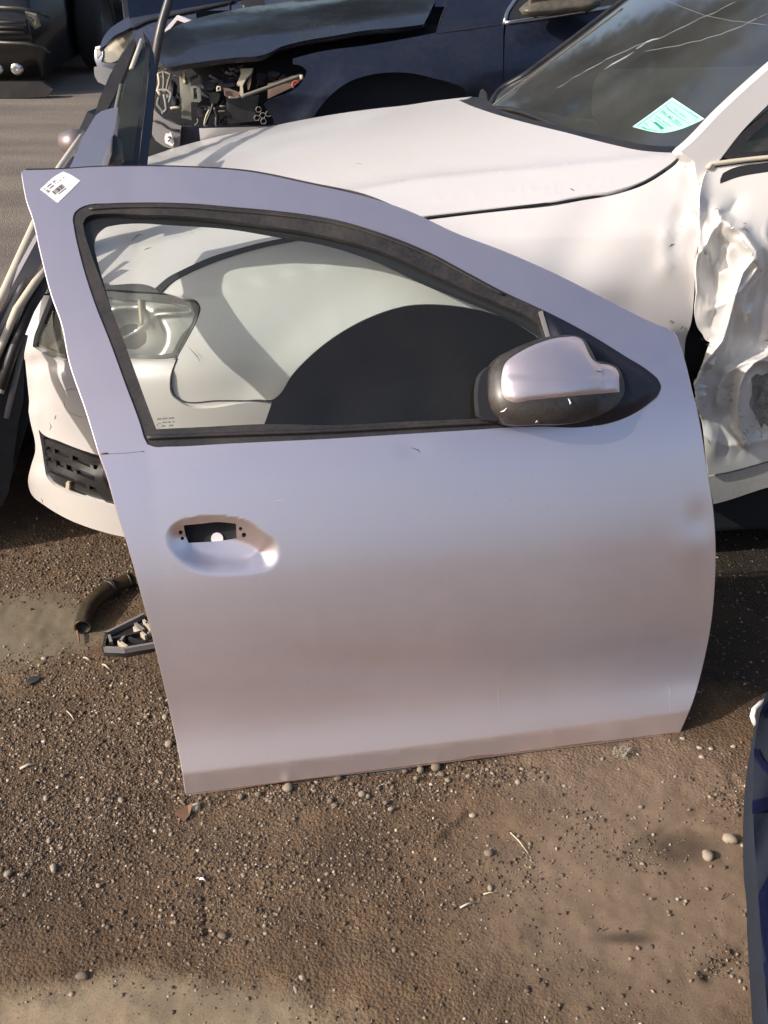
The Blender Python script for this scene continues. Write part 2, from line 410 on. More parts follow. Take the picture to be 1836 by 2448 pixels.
# ================================================================== GROUND
def ground_material():
    m, t, B, N, L = nodes('dirt')
    pos = N.new('ShaderNodeNewGeometry').outputs['Position']
    big = noisen(N, L, 1.6, 5, .6, pos, .6); mid = noisen(N, L, 9, 7, .65, pos, .3); fine = noisen(N, L, 75, 6, .7, pos); vf = noisen(N, L, 420, 3, .7, pos)
    c = ramp(N, L, big, [(.32, (.072, .042, .024)), (.48, (.126, .078, .044)), (.64, (.192, .128, .076))])
    c = mixc(N, L, mathn(N, L, 'MULTIPLY', ramp(N, L, mid, [(.42, 0.0), (.62, 1.0)]), .5), c, (.085, .060, .042))
    c = mixc(N, L, mathn(N, L, 'MULTIPLY', ramp(N, L, fine, [(.52, 0.0), (.70, 1.0)]), .40), c, (.20, .150, .10))
    c = mixc(N, L, mathn(N, L, 'MULTIPLY', ramp(N, L, vf, [(.58, 0.0), (.72, 1.0)]), .45), c, (.05, .035, .025))
    sx = N.new('ShaderNodeSeparateXYZ'); L.new(pos, sx.inputs[0])
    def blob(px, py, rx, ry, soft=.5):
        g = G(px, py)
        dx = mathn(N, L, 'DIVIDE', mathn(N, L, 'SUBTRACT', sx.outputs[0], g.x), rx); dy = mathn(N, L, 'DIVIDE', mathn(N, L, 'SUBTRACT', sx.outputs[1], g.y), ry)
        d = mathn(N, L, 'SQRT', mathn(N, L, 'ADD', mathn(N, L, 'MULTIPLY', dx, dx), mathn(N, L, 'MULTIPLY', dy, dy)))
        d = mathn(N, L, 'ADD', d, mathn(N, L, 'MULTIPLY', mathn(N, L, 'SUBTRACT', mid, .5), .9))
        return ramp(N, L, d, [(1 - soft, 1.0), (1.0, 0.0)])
    smooth = blob(60, 1500, .20, .16, .35)                                     # bare hardpan at the left
    smooth2 = blob(1560, 2130, .42, .36, .6); smooth3 = blob(330, 2460, .34, .10, .4); smooth4 = blob(1500, 1850, .34, .14, .5)
    for s_, cc, k in ((smooth, (.165, .138, .095), .9), (smooth2, (.195, .143, .098), .85), (smooth3, (.30, .235, .155), .9), (smooth4, (.205, .148, .105), .75), (blob(1800, 1400, .42, .50, .25), (.018, .017, .017), .9)):  # last blob: oily ground, darkened further to paint in shade beside the door
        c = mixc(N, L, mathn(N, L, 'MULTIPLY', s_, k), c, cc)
    for (px, py, rx, ry, k) in ((1620, 2030, .09, .05, .75), (1500, 2240, .06, .016, .8), (820, 2060, .12, .08, .45), (90, 2160, .12, .10, .5), (860, 1990, .08, .09, .4), (1040, 1900, .05, .03, .3), (480, 2400, .2, .05, .3)):
        c = mixc(N, L, mathn(N, L, 'MULTIPLY', blob(px, py, rx, ry, .7), k), c, (.045, .034, .025))   # damp stains
    c = mixc(N, L, mathn(N, L, 'MULTIPLY', ramp(N, L, noisen(N, L, 260, 4, .7, pos), [(.50, 0.0), (.66, 1.0)]), .38), c, (.075, .050, .033))
    c = mixc(N, L, mathn(N, L, 'MULTIPLY', ramp(N, L, noisen(N, L, 600, 2, .7, pos), [(.60, 0.0), (.70, 1.0)]), .35), c, (.34, .27, .19))
    c = mixc(N, L, mathn(N, L, 'MULTIPLY', ramp(N, L, noisen(N, L, 5, 5, .6, pos, .8), [(.50, 0.0), (.68, 1.0)]), .35), c, (.085, .052, .032))
    # roadway beyond the wrecks: greyer, packed
    rd = N.new('ShaderNodeMapRange'); rd.inputs[1].default_value = 3.1; rd.inputs[2].default_value = 3.6; L.new(sx.outputs[1], rd.inputs[0])
    track = ramp(N, L, noisen(N, L, 1.0, 4, .6, N_scale(N, L, pos, (.5, 3.2, 1))), [(.36, (.165, .142, .125)), (.52, (.205, .178, .150)), (.68, (.25, .215, .175))])
    c = mixc(N, L, rd.outputs[0], c, mixc(N, L, mathn(N, L, 'MULTIPLY', ramp(N, L, fine, [(.5, 0.0), (.7, 1.0)]), .3), track, (.09, .08, .07)))
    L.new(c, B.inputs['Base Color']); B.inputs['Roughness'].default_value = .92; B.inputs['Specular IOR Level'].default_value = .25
    flat = mathn(N, L, 'SUBTRACT', 1.0, mathn(N, L, 'MAXIMUM', mathn(N, L, 'MAXIMUM', smooth, smooth2), smooth3))
    h = mathn(N, L, 'ADD', mathn(N, L, 'MULTIPLY', fine, .7), mathn(N, L, 'MULTIPLY', vf, .35))
    vor = N.new('ShaderNodeTexVoronoi'); vor.inputs['Scale'].default_value = 170; L.new(pos, vor.inputs['Vector'])
    h = mathn(N, L, 'ADD', h, mathn(N, L, 'MULTIPLY', mathn(N, L, 'MULTIPLY', vor.outputs['Distance'], -.7), mathn(N, L, 'ADD', mathn(N, L, 'MULTIPLY', flat, .9), .0)))
    L.new(bumpn(N, L, mathn(N, L, 'MULTIPLY', h, mathn(N, L, 'ADD', mathn(N, L, 'MULTIPLY', flat, .8), .2)), .9, .0055), B.inputs['Normal'])
    return m
def N_scale(N, L, v, s):
    n = N.new('ShaderNodeVectorMath'); n.operation = 'MULTIPLY'; L.new(v, n.inputs[0]); n.inputs[1].default_value = s; return n.outputs[0]
def axis(lo, hi, d, far):
    a = list(np.arange(lo, hi, d)); s = d
    while a[-1] < far: s *= 1.22; a.append(a[-1] + s)
    s = d
    while a[0] > -far: s *= 1.22; a.insert(0, a[0] - s)
    return np.array(a)
def ground_h(x, y):
    near = sstep(-np.abs(y - 1.7), -2.2, -1.2)
    h = .005 * vnoise(x * 3 + 40, y * 3 + 40, 3, 3) + .0035 * vnoise(x * 14 + 90, y * 14 + 90, 4, 3) + .0016 * vnoise(x * 60 + 200, y * 60 + 200, 5, 2)
    a = G(1110, 1960); b = G(1040, 2000)                                        # little ridge pressed in the mud
    Q = np.stack([np.ravel(x), np.ravel(y)], 1)
    for p, q, amp, wd in ((G(1108, 1945), G(1040, 2002), .007, .005), (G(485, 2110), G(492, 2230), -.006, .004), (G(1500, 2040), G(1760, 1880), -.004, .006), (G(1745, 1850), G(1836, 1975), -.004, .006), (G(1690, 2330), G(1790, 2270), -.012, .010)):
        h = h + (amp * np.exp(-(dist(Q, [p[:2], q[:2]], False) / wd) ** 2)).reshape(np.shape(x))
    return h * near
xs = axis(-1.0, 1.15, .0065, 260); ys = axis(.75, 2.35, .0065, 260)
X, Y = np.meshgrid(xs, ys); Z = ground_h(X, Y)
nx, ny = len(xs), len(ys); idx = np.arange(nx * ny).reshape(ny, nx)
quads = np.stack([idx[:-1, :-1], idx[:-1, 1:], idx[1:, 1:], idx[1:, :-1]], -1).reshape(-1, 4)
me = bpy.data.meshes.new('ground'); me.vertices.add(nx * ny); me.vertices.foreach_set('co', np.stack([X, Y, Z], -1).ravel())
me.loops.add(len(quads) * 4); me.loops.foreach_set('vertex_index', quads.ravel()); me.polygons.add(len(quads))
me.polygons.foreach_set('loop_start', np.arange(0, len(quads) * 4, 4)); me.polygons.foreach_set('use_smooth', [True] * len(quads))
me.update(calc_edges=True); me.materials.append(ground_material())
ground = bpy.data.objects.new('ground', me); col.objects.link(ground); ground['kind'] = 'structure'

# gravel: tens of thousands of grains, one object
def gravel_density(u, v):
    d = .055 + 0 * u
    for cu, cv, ru, rv, k in ((250, 1780, 330, 190, 1.0), (130, 1980, 330, 190, .9), (110, 1370, 260, 75, .75), (480, 2090, 300, 160, .5), (800, 1885, 300, 42, 1.0), (1090, 1850, 180, 24, .8),
                              (1780, 1905, 75, 40, .9), (850, 2060, 260, 130, .45), (1230, 2100, 180, 90, .22), (1540, 2050, 60, 40, .5), (1715, 2290, 70, 40, .8), (1400, 1960, 130, 90, .15)):
        d = np.maximum(d, k * np.exp(-(((u - cu) / ru) ** 2 + ((v - cv) / rv) ** 2) ** 1.5 * .7))
    for cu, cv, ru, rv, k in ((60, 1500, 220, 80, .95), (1600, 2170, 260, 170, .6), (230, 2450, 330, 60, .9), (1480, 1850, 220, 60, .6)):
        d = d * (1 - k * np.exp(-(((u - cu) / ru) ** 2 + ((v - cv) / rv) ** 2) ** 2))
    return d
def icosa():
    t = (1 + 5 ** .5) / 2
    v = np.array([(-1,t,0),(1,t,0),(-1,-t,0),(1,-t,0),(0,-1,t),(0,1,t),(0,-1,-t),(0,1,-t),(t,0,-1),(t,0,1),(-t,0,-1),(-t,0,1)], float)
    f = [(0,11,5),(0,5,1),(0,1,7),(0,7,10),(0,10,11),(1,5,9),(5,11,4),(11,10,2),(10,7,6),(7,1,8),(3,9,4),(3,4,2),(3,2,6),(3,6,8),(3,8,9),(4,9,5),(2,4,11),(6,2,10),(8,6,7),(9,8,1)]
    return v / np.linalg.norm(v[0]), np.array(f)
def grain_material(name, cols, rough=.85):
    m, t, B, N, L = nodes(name); a = N.new('ShaderNodeAttribute'); a.attribute_name = 'tone'
    c = ramp(N, L, a.outputs['Fac'], cols); c = mixc(N, L, mathn(N, L, 'MULTIPLY', noisen(N, L, 500, 3), .35), c, (.07, .055, .04))
    L.new(c, B.inputs['Base Color']); B.inputs['Roughness'].default_value = rough; return m
def octa():
    return np.array([(1,0,0),(-1,0,0),(0,1,0),(0,-1,0),(0,0,1),(0,0,-1)], float), np.array([(0,2,4),(2,1,4),(1,3,4),(3,0,4),(2,0,5),(1,2,5),(3,1,5),(0,3,5)])
def scatter(name, n, rmin, rmax, dens, mat, power=3.0, sink=.35, area_=(-1.05, 1.2, .8, 2.35), shape=icosa, jit=.38):
    x = rng.uniform(area_[0], area_[1], n * 4); y = rng.uniform(area_[2], area_[3], n * 4)
    u, v = project(np.stack([x, y, 0 * x], 1)); clump = .65 + .7 * vnoise(x * 9, y * 9, 11, 3)
    k = rng.uniform(0, 1, n * 4) < dens(u, v) * clump; x, y = x[k][:n], y[k][:n]; n = len(x)
    bv, bf = shape(); nv_ = len(bv); r = rmin + (rmax - rmin) * rng.uniform(0, 1, n) ** power
    V = np.repeat(bv[None], n, 0) * (1 + rng.uniform(-jit, jit, (n, nv_, 1))) * rng.uniform(.6, 1.25, (n, 1, 3)) * np.array([1, 1, .72]) * r[:, None, None]
    a = rng.uniform(0, 6.28, n); ca, sa = np.cos(a)[:, None], np.sin(a)[:, None]
    W = V.copy(); W[..., 0] = V[..., 0] * ca - V[..., 1] * sa + x[:, None]; W[..., 1] = V[..., 0] * sa + V[..., 1] * ca + y[:, None]
    W[..., 2] += (ground_h(x, y) + r * .72 * (1 - 2 * sink * rng.uniform(.5, 1.4, n)))[:, None]
    Fc = (bf[None] + (np.arange(n) * nv_)[:, None, None]).reshape(-1, 3)
    me = bpy.data.meshes.new(name); me.vertices.add(n * nv_); me.vertices.foreach_set('co', W.ravel())
    me.loops.add(len(Fc) * 3); me.loops.foreach_set('vertex_index', Fc.ravel()); me.polygons.add(len(Fc)); me.polygons.foreach_set('loop_start', np.arange(0, len(Fc) * 3, 3))
    me.polygons.foreach_set('use_smooth', [True] * len(Fc)); me.update(calc_edges=True)
    at = me.attributes.new('tone', 'FLOAT', 'POINT'); at.data.foreach_set('value', np.repeat(rng.uniform(0, 1, n), nv_))
    me.materials.append(mat); o = bpy.data.objects.new(name, me); col.objects.link(o); return o
gm = grain_material('gravel_stone', [(0, (.055, .036, .024)), (.45, (.125, .086, .055)), (.82, (.22, .165, .115)), (.965, (.36, .29, .21)), (1, (.62, .55, .45))])
tag(scatter('gravel', 62000, .0013, .0043, gravel_density, gm, 2.4, .45), 'brown and cream fine gravel strewn over the dirt ground', 'gravel', kind='stuff')

tag(scatter('grit', 95000, .0006, .0021, gravel_density, gm, 1.6, .35, shape=octa, jit=.45), 'fine brown grit between the gravel on the dirt', 'grit', kind='stuff')

# ================================================================== THE SILVER DOOR
DL = R(29); DA = np.array(G(445, 1902)); DB = np.array(G(1625, 1752))
de1 = (DB - DA) / np.linalg.norm(DB - DA); dnh = np.array([-de1[1], de1[0], 0])
de2 = math.cos(DL) * np.array([0, 0, 1]) + math.sin(DL) * dnh; dn = np.cross(de1, de2)      # dn points to the camera side
_hb = np.array([-.3, -.02, .0, .05, .12, .18, .26, .34, .42, .50, .58, .64, .70, .78, .88, 1.0, 1.12, 1.3, 1.8])
_hv = np.array([-.04, -.003, .0, .008, .018, .032, .051, .069, .085, .096, .102, .099, .087, .061, .024, -.026, -.078, -.16, -.38])
def _curve(xq, xp, yp):
    m = np.gradient(yp, xp); i = np.clip(np.searchsorted(xp, xq) - 1, 0, len(xp) - 2); h = xp[i+1] - xp[i]; t = (xq - xp[i]) / h
    t2, t3 = t*t, t*t*t
    return (2*t3-3*t2+1)*yp[i] + (t3-2*t2+t)*h*m[i] + (-2*t3+3*t2)*yp[i+1] + (t3-t2)*h*m[i+1]
def door_h(a, b):
    ed = .022 * np.clip((a - .70) / .35, 0, 1) ** 2 * np.clip(b / .1, 0, 1)
    return _curve(np.clip(b, -.29, 1.79), _hb, _hv) + .0230 - .48 * np.clip(.048 - b, 0, .048) - ed + .008 * np.sin(np.clip(a, 0, 1) * 3.14)
def door_f(P):
    q = P - DA; return q @ dn - door_h(q @ de1, q @ de2)
door_hit0 = marcher(door_f, 1.2, 2.8, 120)
HAND = [(400,1277),(405,1260),(422,1245),(457,1238),(515,1235),(563,1239),(602,1250),(640,1273),(663,1293),(671,1320),(667,1343),(650,1362),(611,1372),(544,1377),(496,1375),(457,1364),(422,1339),(407,1312)]
HANDS = spline(HAND, 5)
def hand_dip(U, V):
    Q = np.stack([U, V], 1); r = np.zeros(len(Q)); near = (U > 390) & (U < 685) & (V > 1225) & (V < 1390)
    if near.any():
        q = Q[near]; ins = inside(q, HANDS); d = np.where(ins, dist(q, HANDS), 0)
        core = np.hypot((q[:, 0] - 512) / 118, (q[:, 1] - 1288) / 62)
        v = sstep(d, 0, 54) * .015 + .007 * np.clip(1 - core, 0, 1) ** .8
        r[near] = np.where(ins, v, 0)
    # soft dents near the front edge and the hinge side
    for cu, cv, su, sv, am in ((1670, 1245, 28, 40, .004), (1650, 1300, 40, 60, -.003), (985, 1075, 30, 16, .0012), (880, 1590, 210, 40, .0015)):
        r = r + am * np.exp(-((U - cu) / su) ** 2 - ((V - cv) / sv) ** 2)
    return -r
door_hit = lifted(door_hit0, hand_dip)
D_OUT = [(52,413),(58,407),(142,405),(220,400),(300,398),(445,400),(589,410),(734,439),(878,472),(965,500),(1096,560),(1200,599),(1322,652),(1444,713),(1566,774),(1600,788),(1615,800),(1624,822),(1635,856),(1652,925),(1672,1010),(1688,1112),(1704,1214),(1710,1300),(1708,1400),(1698,1500),(1680,1590),(1655,1680),(1625,1752),
         (1500,1769),(1255,1799),(1075,1822),(893,1845),(700,1867),(560,1887),(445,1902),(437,1848),(411,1717),(374,1556),(336,1411),(299,1280),(277,1212),(255,1135),(237,1085),(222,1035),(209,992),(164,857),(149,779),(123,704),(97,603),(78,520),(64,480),(56,440)]
WIN = [(176,540),(174,525),(178,509),(191,497),(209,490),(262,486),(336,484),(448,486),(561,495),(650,503),(740,514),(810,527),(906,555),(1027,603),(1123,654),(1200,695),(1297,740),(1355,769),(1420,805),(1496,852),(1550,886),(1574,908),(1581,924),(1574,945),(1550,968),(1507,995),(1460,1012),(1387,1022),(1297,1020),(1080,1031),(786,1049),(560,1060),(400,1068),(368,1068),(352,1062),(345,1048),(336,1018),(300,920),(262,816),(224,719),(194,622)]
HOLE = [(439,1256),(480,1252),(521,1248),(564,1252),(566,1288),(515,1294),(451,1298),(444,1281)]
def ngon(cx, cy, r, n=10): return [(cx + r * math.cos(6.2832 * i / n), cy + r * math.sin(6.2832 * i / n)) for i in range(n)]
SCREWS = [ngon(432,1273,5), ngon(436,1287,4.2), ngon(575,1264,4.2), ngon(583,1279,5.5)]
gx, gy = np.meshgrid(np.arange(392, 684, 4.0), np.arange(1228, 1388, 4.0)); ex = np.stack([gx.ravel() + .3, gy.ravel() + .3], 1)
# a row of extra points along the creases
cr = np.array([(435 + t * 1215, 1848 - t * 150 + k) for t in np.linspace(0, 1, 160) for k in (-8, -3, 2, 7)])
door = empty('car_door', G(1030, 1830), 'large lilac silver car door with its wing mirror, leaning on the white wreck', 'car door')
skin = panel('door_skin', D_OUT, door_hit, M['silver'], door, step=15, holes=[WIN, HOLE] + SCREWS, rim=((.0012, .0008), (.0016, .003), (.0002, .006), (-.012, .008)),
             hole_rim=((-.0006, .0006), (-.001, .004), (-.001, .009)), extra=np.concatenate([ex, cr]), cstep=9)
D_IN = [(x + (10 if x < 900 else -12), y + (12 if y < 1200 else -14)) for x, y in D_OUT]
WIN_IN = [(x + (-6 if x < 900 else 6), y + (-6 if y < 800 else 8)) for x, y in WIN]
behind = lambda off: (lambda U, V, lift=0.0: door_hit0(U, V, lift - off))
inner = panel('door_inner_shell', D_IN, behind(.030), M['silver_dark'], door, step=40, holes=[WIN_IN], rim=((0, -.018),), hole_rim=((0, -.016),), cstep=18)
# window seal: ring between the metal edge and the glass
WMID = [(200,545),(199,532),(206,520),(217,514),(243,511),(336,513),(448,517),(561,529),(640,540),(740,556),(800,569),(900,597),(1027,653),(1123,697),(1200,729),(1275,764),(1290,775),(1300,800),(1330,860),(1345,920),(1330,985),(1300,994),(1142,1001),(970,1008),(810,1016),(620,1014),(500,1020),(372,1026),(345,950),(299,824),(270,748),(243,674),(215,598)]
WSEAL_OUT = [(x, y) for x, y in WIN[:16]] + [(1297,742),(1320,800),(1350,860),(1362,930),(1350,1000),(1297,1019)] + WIN[28:]
def seal_h(U, V):
    Q = np.stack([U, V], 1); d1 = dist(Q, WSP); return .004 * sstep(d1, 0, 10) - .002
WSP = spline(WSEAL_OUT, 8)
def grow(poly, d):
    Pp = np.array(poly, float); c = Pp - np.roll(Pp, 1, 0); e = np.roll(Pp, -1, 0) - Pp
    t = c / (np.linalg.norm(c, axis=1)[:, None] + 1e-9) + e / (np.linalg.norm(e, axis=1)[:, None] + 1e-9); t /= np.linalg.norm(t, axis=1)[:, None] + 1e-9
    sg = 1 if area(Pp) > 0 else -1
    return [tuple(q) for q in Pp + np.stack([t[:, 1], -t[:, 0]], 1) * d * sg]
seal = panel('window_seal', [tuple(p) for p in grow(spline(WSEAL_OUT, 14), 5)], behind(.0022), M['rubber'], door, step=10, holes=[WMID], rim=(), hole_rim=((-.001, .002), (-.002, .012)), cstep=8)
line('seal_lip', [(x + 4, y + 10) for x, y in WIN[4:16]], door_hit0, .0030, M['rubber'], seal, -.001)
line('belt_strip', [(352,1046),(500,1040),(786,1030),(1080,1014),(1200,1008)], door_hit0, .0040, M['rubber'], seal, .001)
line('belt_groove', [(239,1087),(262,1085),(300,1083),(345,1079)], door_hit0, .0009, M['silver_dark'], skin, -.0004)
line('rust_spot', [(240,1085),(248,1084),(258,1084)], door_hit0, .0016, M['rust'], skin, .0)
glass_o = panel('window_glass', WMID, behind(.012), M['doorglass'], door, step=60, rim=(), cstep=20)
# inner run channel seen through the glass at the top and rear
CH_IN = [(224,573),(230,553),(239,543),(252,534),(269,530),(329,525),(400,529),(545,539),(689,563),(757,574),(882,611),(1027,678),(1123,717),(1200,749),(1262,780),(1290,800),(1310,860),(1322,920),(1312,975),(1290,985),(1142,1003),(970,1010),(810,1018),(620,1018),(500,1022),(374,1028),(345,950),(299,824),(270,748),(246,670),(232,620)]
panel('run_channel', [(x + (-8 if x < 900 else 5), y + (-7 if y < 800 else 6)) for x, y in WMID], behind(.024), M['void'], door, step=14, holes=[CH_IN], rim=(), hole_rim=((0, .012),), cstep=10)
panel('divider_bar', [(1288,745),(1297,742),(1335,870),(1328,880)], behind(-.003), M['greyplastic'], door, step=10, rim=((0, .01),), sp=False)
# handle cut-out: dark plate and a white bush behind it
panel('latch_cavity', [(415,1240),(600,1240),(600,1310),(415,1310)], behind(.0285), M['void'], door, step=40, rim=(), sp=False)
bush = panel('white_bush', ngon(519, 1288, 14.5, 20), behind(.026), M['paper'], door, step=8, rim=((0, .006),), sp=False)
# print etched on the glass
def stamp(name, rects, o_, xa, ya, hit, mat, parent, lift=.0006, n=1):
    """flat printed bars given as (x0,y0,x1,y1) in a unit frame laid on a surface"""
    o_, xa, ya = (np.array(q, float) for q in (o_, xa, ya)); verts = []; faces = []
    U = []; 
    for (x0, y0, x1, y1) in rects:
        for x, y in ((x0, y0), (x1, y0), (x1, y1), (x0, y1)): U.append(o_ + xa * x + ya * y)
    U = np.array(U); P = hit(U[:, 0], U[:, 1], lift)
    faces = [(i, i + 3, i + 2, i + 1) for i in range(0, len(U), 4)]
    return make(name, P, faces, mat, parent, smooth=False)
def words(y0, h, spans): return [(a + i * .016, y0, a + i * .016 + .010, y0 + h) for a, b in spans for i in range(max(1, int((b - a) / .016)))]
stamp('etched_mark', words(.80, .16, [(.0, .24), (.30, .60), (.66, .98)]) + words(.45, .14, [(.30, .56), (.60, .80), (.88, 1.0)]) + words(.10, .16, [(.28, .48), (.66, .92)]),
      (376, 1024), (42, -3), (0, -25), behind(.0105), M['ink'], glass_o)
tube('etched_ring', [tuple(behind(.0105)([382 + 6 * math.cos(t)], [1017 + 5 * math.sin(t)])[0]) for t in np.linspace(0, 6.28, 16)], .0004, M['inklight'], glass_o, 4)
# the paper label with its barcode: lies on the door, a thing of its own
LQ = [(96,452),(108,441),(122,428),(136,418),(151,410),(166,416),(192,432),(166,458),(138,485),(117,468)]
label_o = empty('paper_label', Vector(door_hit0([144], [447])[0]), 'white paper label with a barcode stuck on the top rear corner of the silver door', 'label')
lab = panel('label_sheet', LQ, door_hit0_l := (lambda U, V, lift=0.0: door_hit(U, V, lift + .0010)), M['paper'], label_o, step=10, rim=((0, .0006),), sharp=30)
lx, ly = np.array((50, -39.)), np.array((-42, -36.)); lo = np.array((138, 485.))
bars = []; x = .18
while x < .66:
    wd = random.choice([.008, .012, .02, .028]); bars.append((x, .36, x + wd, .56)); x += wd + random.choice([.008, .012, .018])
stamp('barcode', bars, lo, lx, ly, door_hit, M['ink'], lab, .0016)
stamp('printed_text', words(.82, .05, [(.06, .12), (.20, .42), (.48, .60)]) + words(.70, .05, [(.05, .16), (.22, .44), (.50, .54), (.60, .64), (.70, .76)]) + words(.62, .05, [(.05, .17)]) + words(.27, .045, [(.28, .66)]) + [(.86, .70, .90, .74)],
      lo, lx, ly, door_hit, M['ink'], lab, .0016)

# ---- wing mirror
PATCH = [(1299,742),(1355,770),(1420,806),(1496,853),(1550,887),(1574,909),(1580,924),(1573,944),(1549,967),(1506,994),(1459,1011),(1387,1021),(1297,1018),(1170,1014),(1165,985),(1260,960),(1320,900),(1318,830)]
def patch_h(U, V):
    Q = np.stack([U, V], 1); d = dist(Q, PS); return .010 * sstep(d, 0, 30) + .016 * np.exp(-((U - 1430) / 90) ** 2 - ((V - 940) / 45) ** 2)
PS = spline(PATCH, 8)
mirror = panel('mirror_patch', PATCH, lifted(door_hit0, patch_h), M['patch'], door, step=10, rim=((0, .002), (-.001, .010)), cstep=8)
HOUS = [(1170,925),(1172,893),(1182,868),(1200,850),(1228,835),(1260,821),(1297,808),(1333,802),(1362,801),(1392,808),(1412,835),(1425,862),(1455,868),(1478,880),(1490,905),(1492,940),(1480,962),(1450,985),(1405,1004),(1350,1013),(1290,1014),(1230,1016),(1195,1008),(1178,985),(1171,955)]
HS = spline(HOUS, 8)
def dome(poly, H, wdt, tilt=0.0):
    def g(U, V):
        Q = np.stack([U, V], 1); d = np.where(inside(Q, poly), dist(Q, poly), 0); t = np.clip(d / wdt, 0, 1)
        return H * np.sqrt(np.clip(1 - (1 - t) ** 2, 0, 1))
    return g
hd = dome(HS, .054, 62)
def hous_h(U, V):                                                  # deeper at the outer (left) end, low where the arm meets the patch
    e1 = np.clip(1 - np.abs((U - 1300) / 142) ** 2.6 - np.abs((V - 912) / 122) ** 2.6, 0, 1) ** .5
    e2 = .50 * np.clip(1 - np.abs((U - 1400) / 104) ** 2.4 - np.abs((V - 935) / 82) ** 2.4, 0, 1) ** .6
    return .010 + .064 * (e1 ** 4 + e2 ** 4) ** .25 + .008 * sstep(-U, -1490, -1250)
gxx, gyy = np.meshgrid(np.arange(1168, 1496, 5.0), np.arange(800, 1018, 5.0)); ex2 = np.stack([gxx.ravel(), gyy.ravel()], 1)
housing = panel('mirror_housing', HOUS, lifted(door_hit0, hous_h), M['housing'], door, step=9, rim=((.001, .006), (.001, .03), (-.004, .055)), cstep=6, extra=ex2, back=tuple(-dn))
CAP = [(1199,924),(1200,895),(1209,867),(1222,855),(1239,844),(1265,830),(1297,817),(1325,809),(1351,806),(1380,806),(1392,813),(1399,826),(1409,848),(1418,861),(1430,868),(1456,873),(1472,881),(1479,892),(1480,912),(1481,937),(1410,943),(1333,950),(1270,956),(1225,961),(1211,955),(1203,945)]
CS = spline(CAP, 6)
def cap_h(U, V):
    Q = np.stack([U, V], 1); d = np.where(inside(Q, CS), dist(Q, CS), 0)
    return hous_h(U, V) + .0045 * sstep(d, -1, 9) + .004 * np.exp(-((V - 905 + (U - 1300) * .03) / 7) ** 2) * sstep(d, 0, 20) * 0 + .0035 * sstep(V, 893, 912) * sstep(d, 0, 24)
capo = panel('mirror_cap', CAP, lifted(door_hit0, cap_h), M['cap'], housing, step=9, rim=((.0008, .0008), (.0006, .004)), cstep=6, extra=ex2)
panel('mirror_glass_rim', [(1192,866),(1170,876),(1152,893),(1144,920),(1143,960),(1146,992),(1160,1002),(1190,1006),(1184,930)], lifted(door_hit0, lambda U, V: .035 + 0 * U), M['void'], housing, step=12, rim=((0, .012), (0, .03)), back=tuple(-dn))
join_lines('scuff_mark', [[(1358,952),(1361,957),(1364,963),(1362,967)], [(1280,1010),(1284,1006),(1287,1011)], [(1196,985),(1205,982),(1212,975)]], lifted(door_hit0, hous_h), .0013, M['paper'], housing, .002)
join_lines('scratch', [[(1424,886),(1432,888),(1441,889)], [(1450,883),(1458,886)]], lifted(door_hit0, cap_h), .0007, M['scuff'], capo, .001)
join_lines('paint_scratch', [[(662,1198),(670,1196),(680,1198)], [(1067,1372),(1068,1384)], [(1190,1640),(1192,1690)], [(1600,1640),(1603,1700)], [(1572,1650),(1574,1720)], [(455,1362),(450,1367)]], door_hit0, .00045, M['white'], skin, .0006)
rd_ = random.Random(9)
join_lines('speck', [[(x, y), (x + rd_.uniform(1, 4), y + rd_.uniform(-2, 2))] for x, y in [(rd_.uniform(330, 1680), rd_.uniform(1090, 1840)) for _ in range(150)] if 300 + (y - 1090) * .17 < x < 1690], door_hit0, .0005, M['scuff'], skin, .0003)
join_lines('grime_line', [[(445,1898),(600,1878),(893,1841),(1075,1818),(1255,1795),(1500,1765),(1620,1750)], [(1100,1812),(1140,1806),(1180,1803)], [(1320,1785),(1400,1776),(1440,1770)]], door_hit0, .0014, M['rust'], skin, .0002)
join_lines('chip_mark', [[(1340,770),(1346,773)], [(1420,805),(1425,810)], [(1562,968),(1566,971)], [(300,1085),(304,1085)], [(983,1070),(1000,1076),(1004,1082)]], door_hit0, .0008, M['scuff'], skin, .001)

# ================================================================== THE WHITE WRECK
class Car:
    def __init__(s, phi, ox, oy, zs0, zs1, a0=-.6, a1=.6, W=1.44, front=-.25, flen=.62, fdep=.5, crown=.055):
        s.c, s.s = math.cos(phi), math.sin(phi); s.ox, s.oy = ox, oy; s.z0, s.z1, s.a0, s.a1, s.W = zs0, zs1, a0, a1, W
        s.front, s.flen, s.fdep, s.crown = front, flen, fdep, crown
    def ab(s, P):
        x, y = P[..., 0] - s.ox, P[..., 1] - s.oy; return x * s.c + y * s.s, -x * s.s + y * s.c
    def pt(s, a, b, z): return Vector((s.ox + a * s.c - b * s.s, s.oy + a * s.s + b * s.c, z))
    def zs(s, a): return s.z0 + (s.z1 - s.z0) * np.clip((a - s.a0) / (s.a1 - s.a0), 0, 1.5) ** .9
    def B(s, a, z):
        zz = s.zs(a); q = np.clip((z - (zz - .16)) / .16, 0, 1.8); b = .085 * q ** 2
        q = np.clip((.46 - z) / .36, 0, 1.5); b = b + .06 * q ** 2
        f = np.clip((s.front - a) / s.flen, 0, .9995); return b + s.fdep * (1 - np.sqrt(1 - f ** 2.3))
    def side(s, P): a, b = s.ab(P); return s.B(a, P[..., 2]) - b
    def Hd(s, a, b):
        m = s.W / 2; z = s.zs(a) + s.crown * (1 - np.clip((b - m) / (m - .06), -1.3, 1.3) ** 2)
        return z - .7 * np.clip(s.a0 + .02 - a, 0, 1) ** 1.6 - 3 * np.clip(b - (s.W + .02), 0, 1) ** 2
    def hood(s, P): a, b = s.ab(P); return P[..., 2] - s.Hd(a, b)
WPHI = 7.0
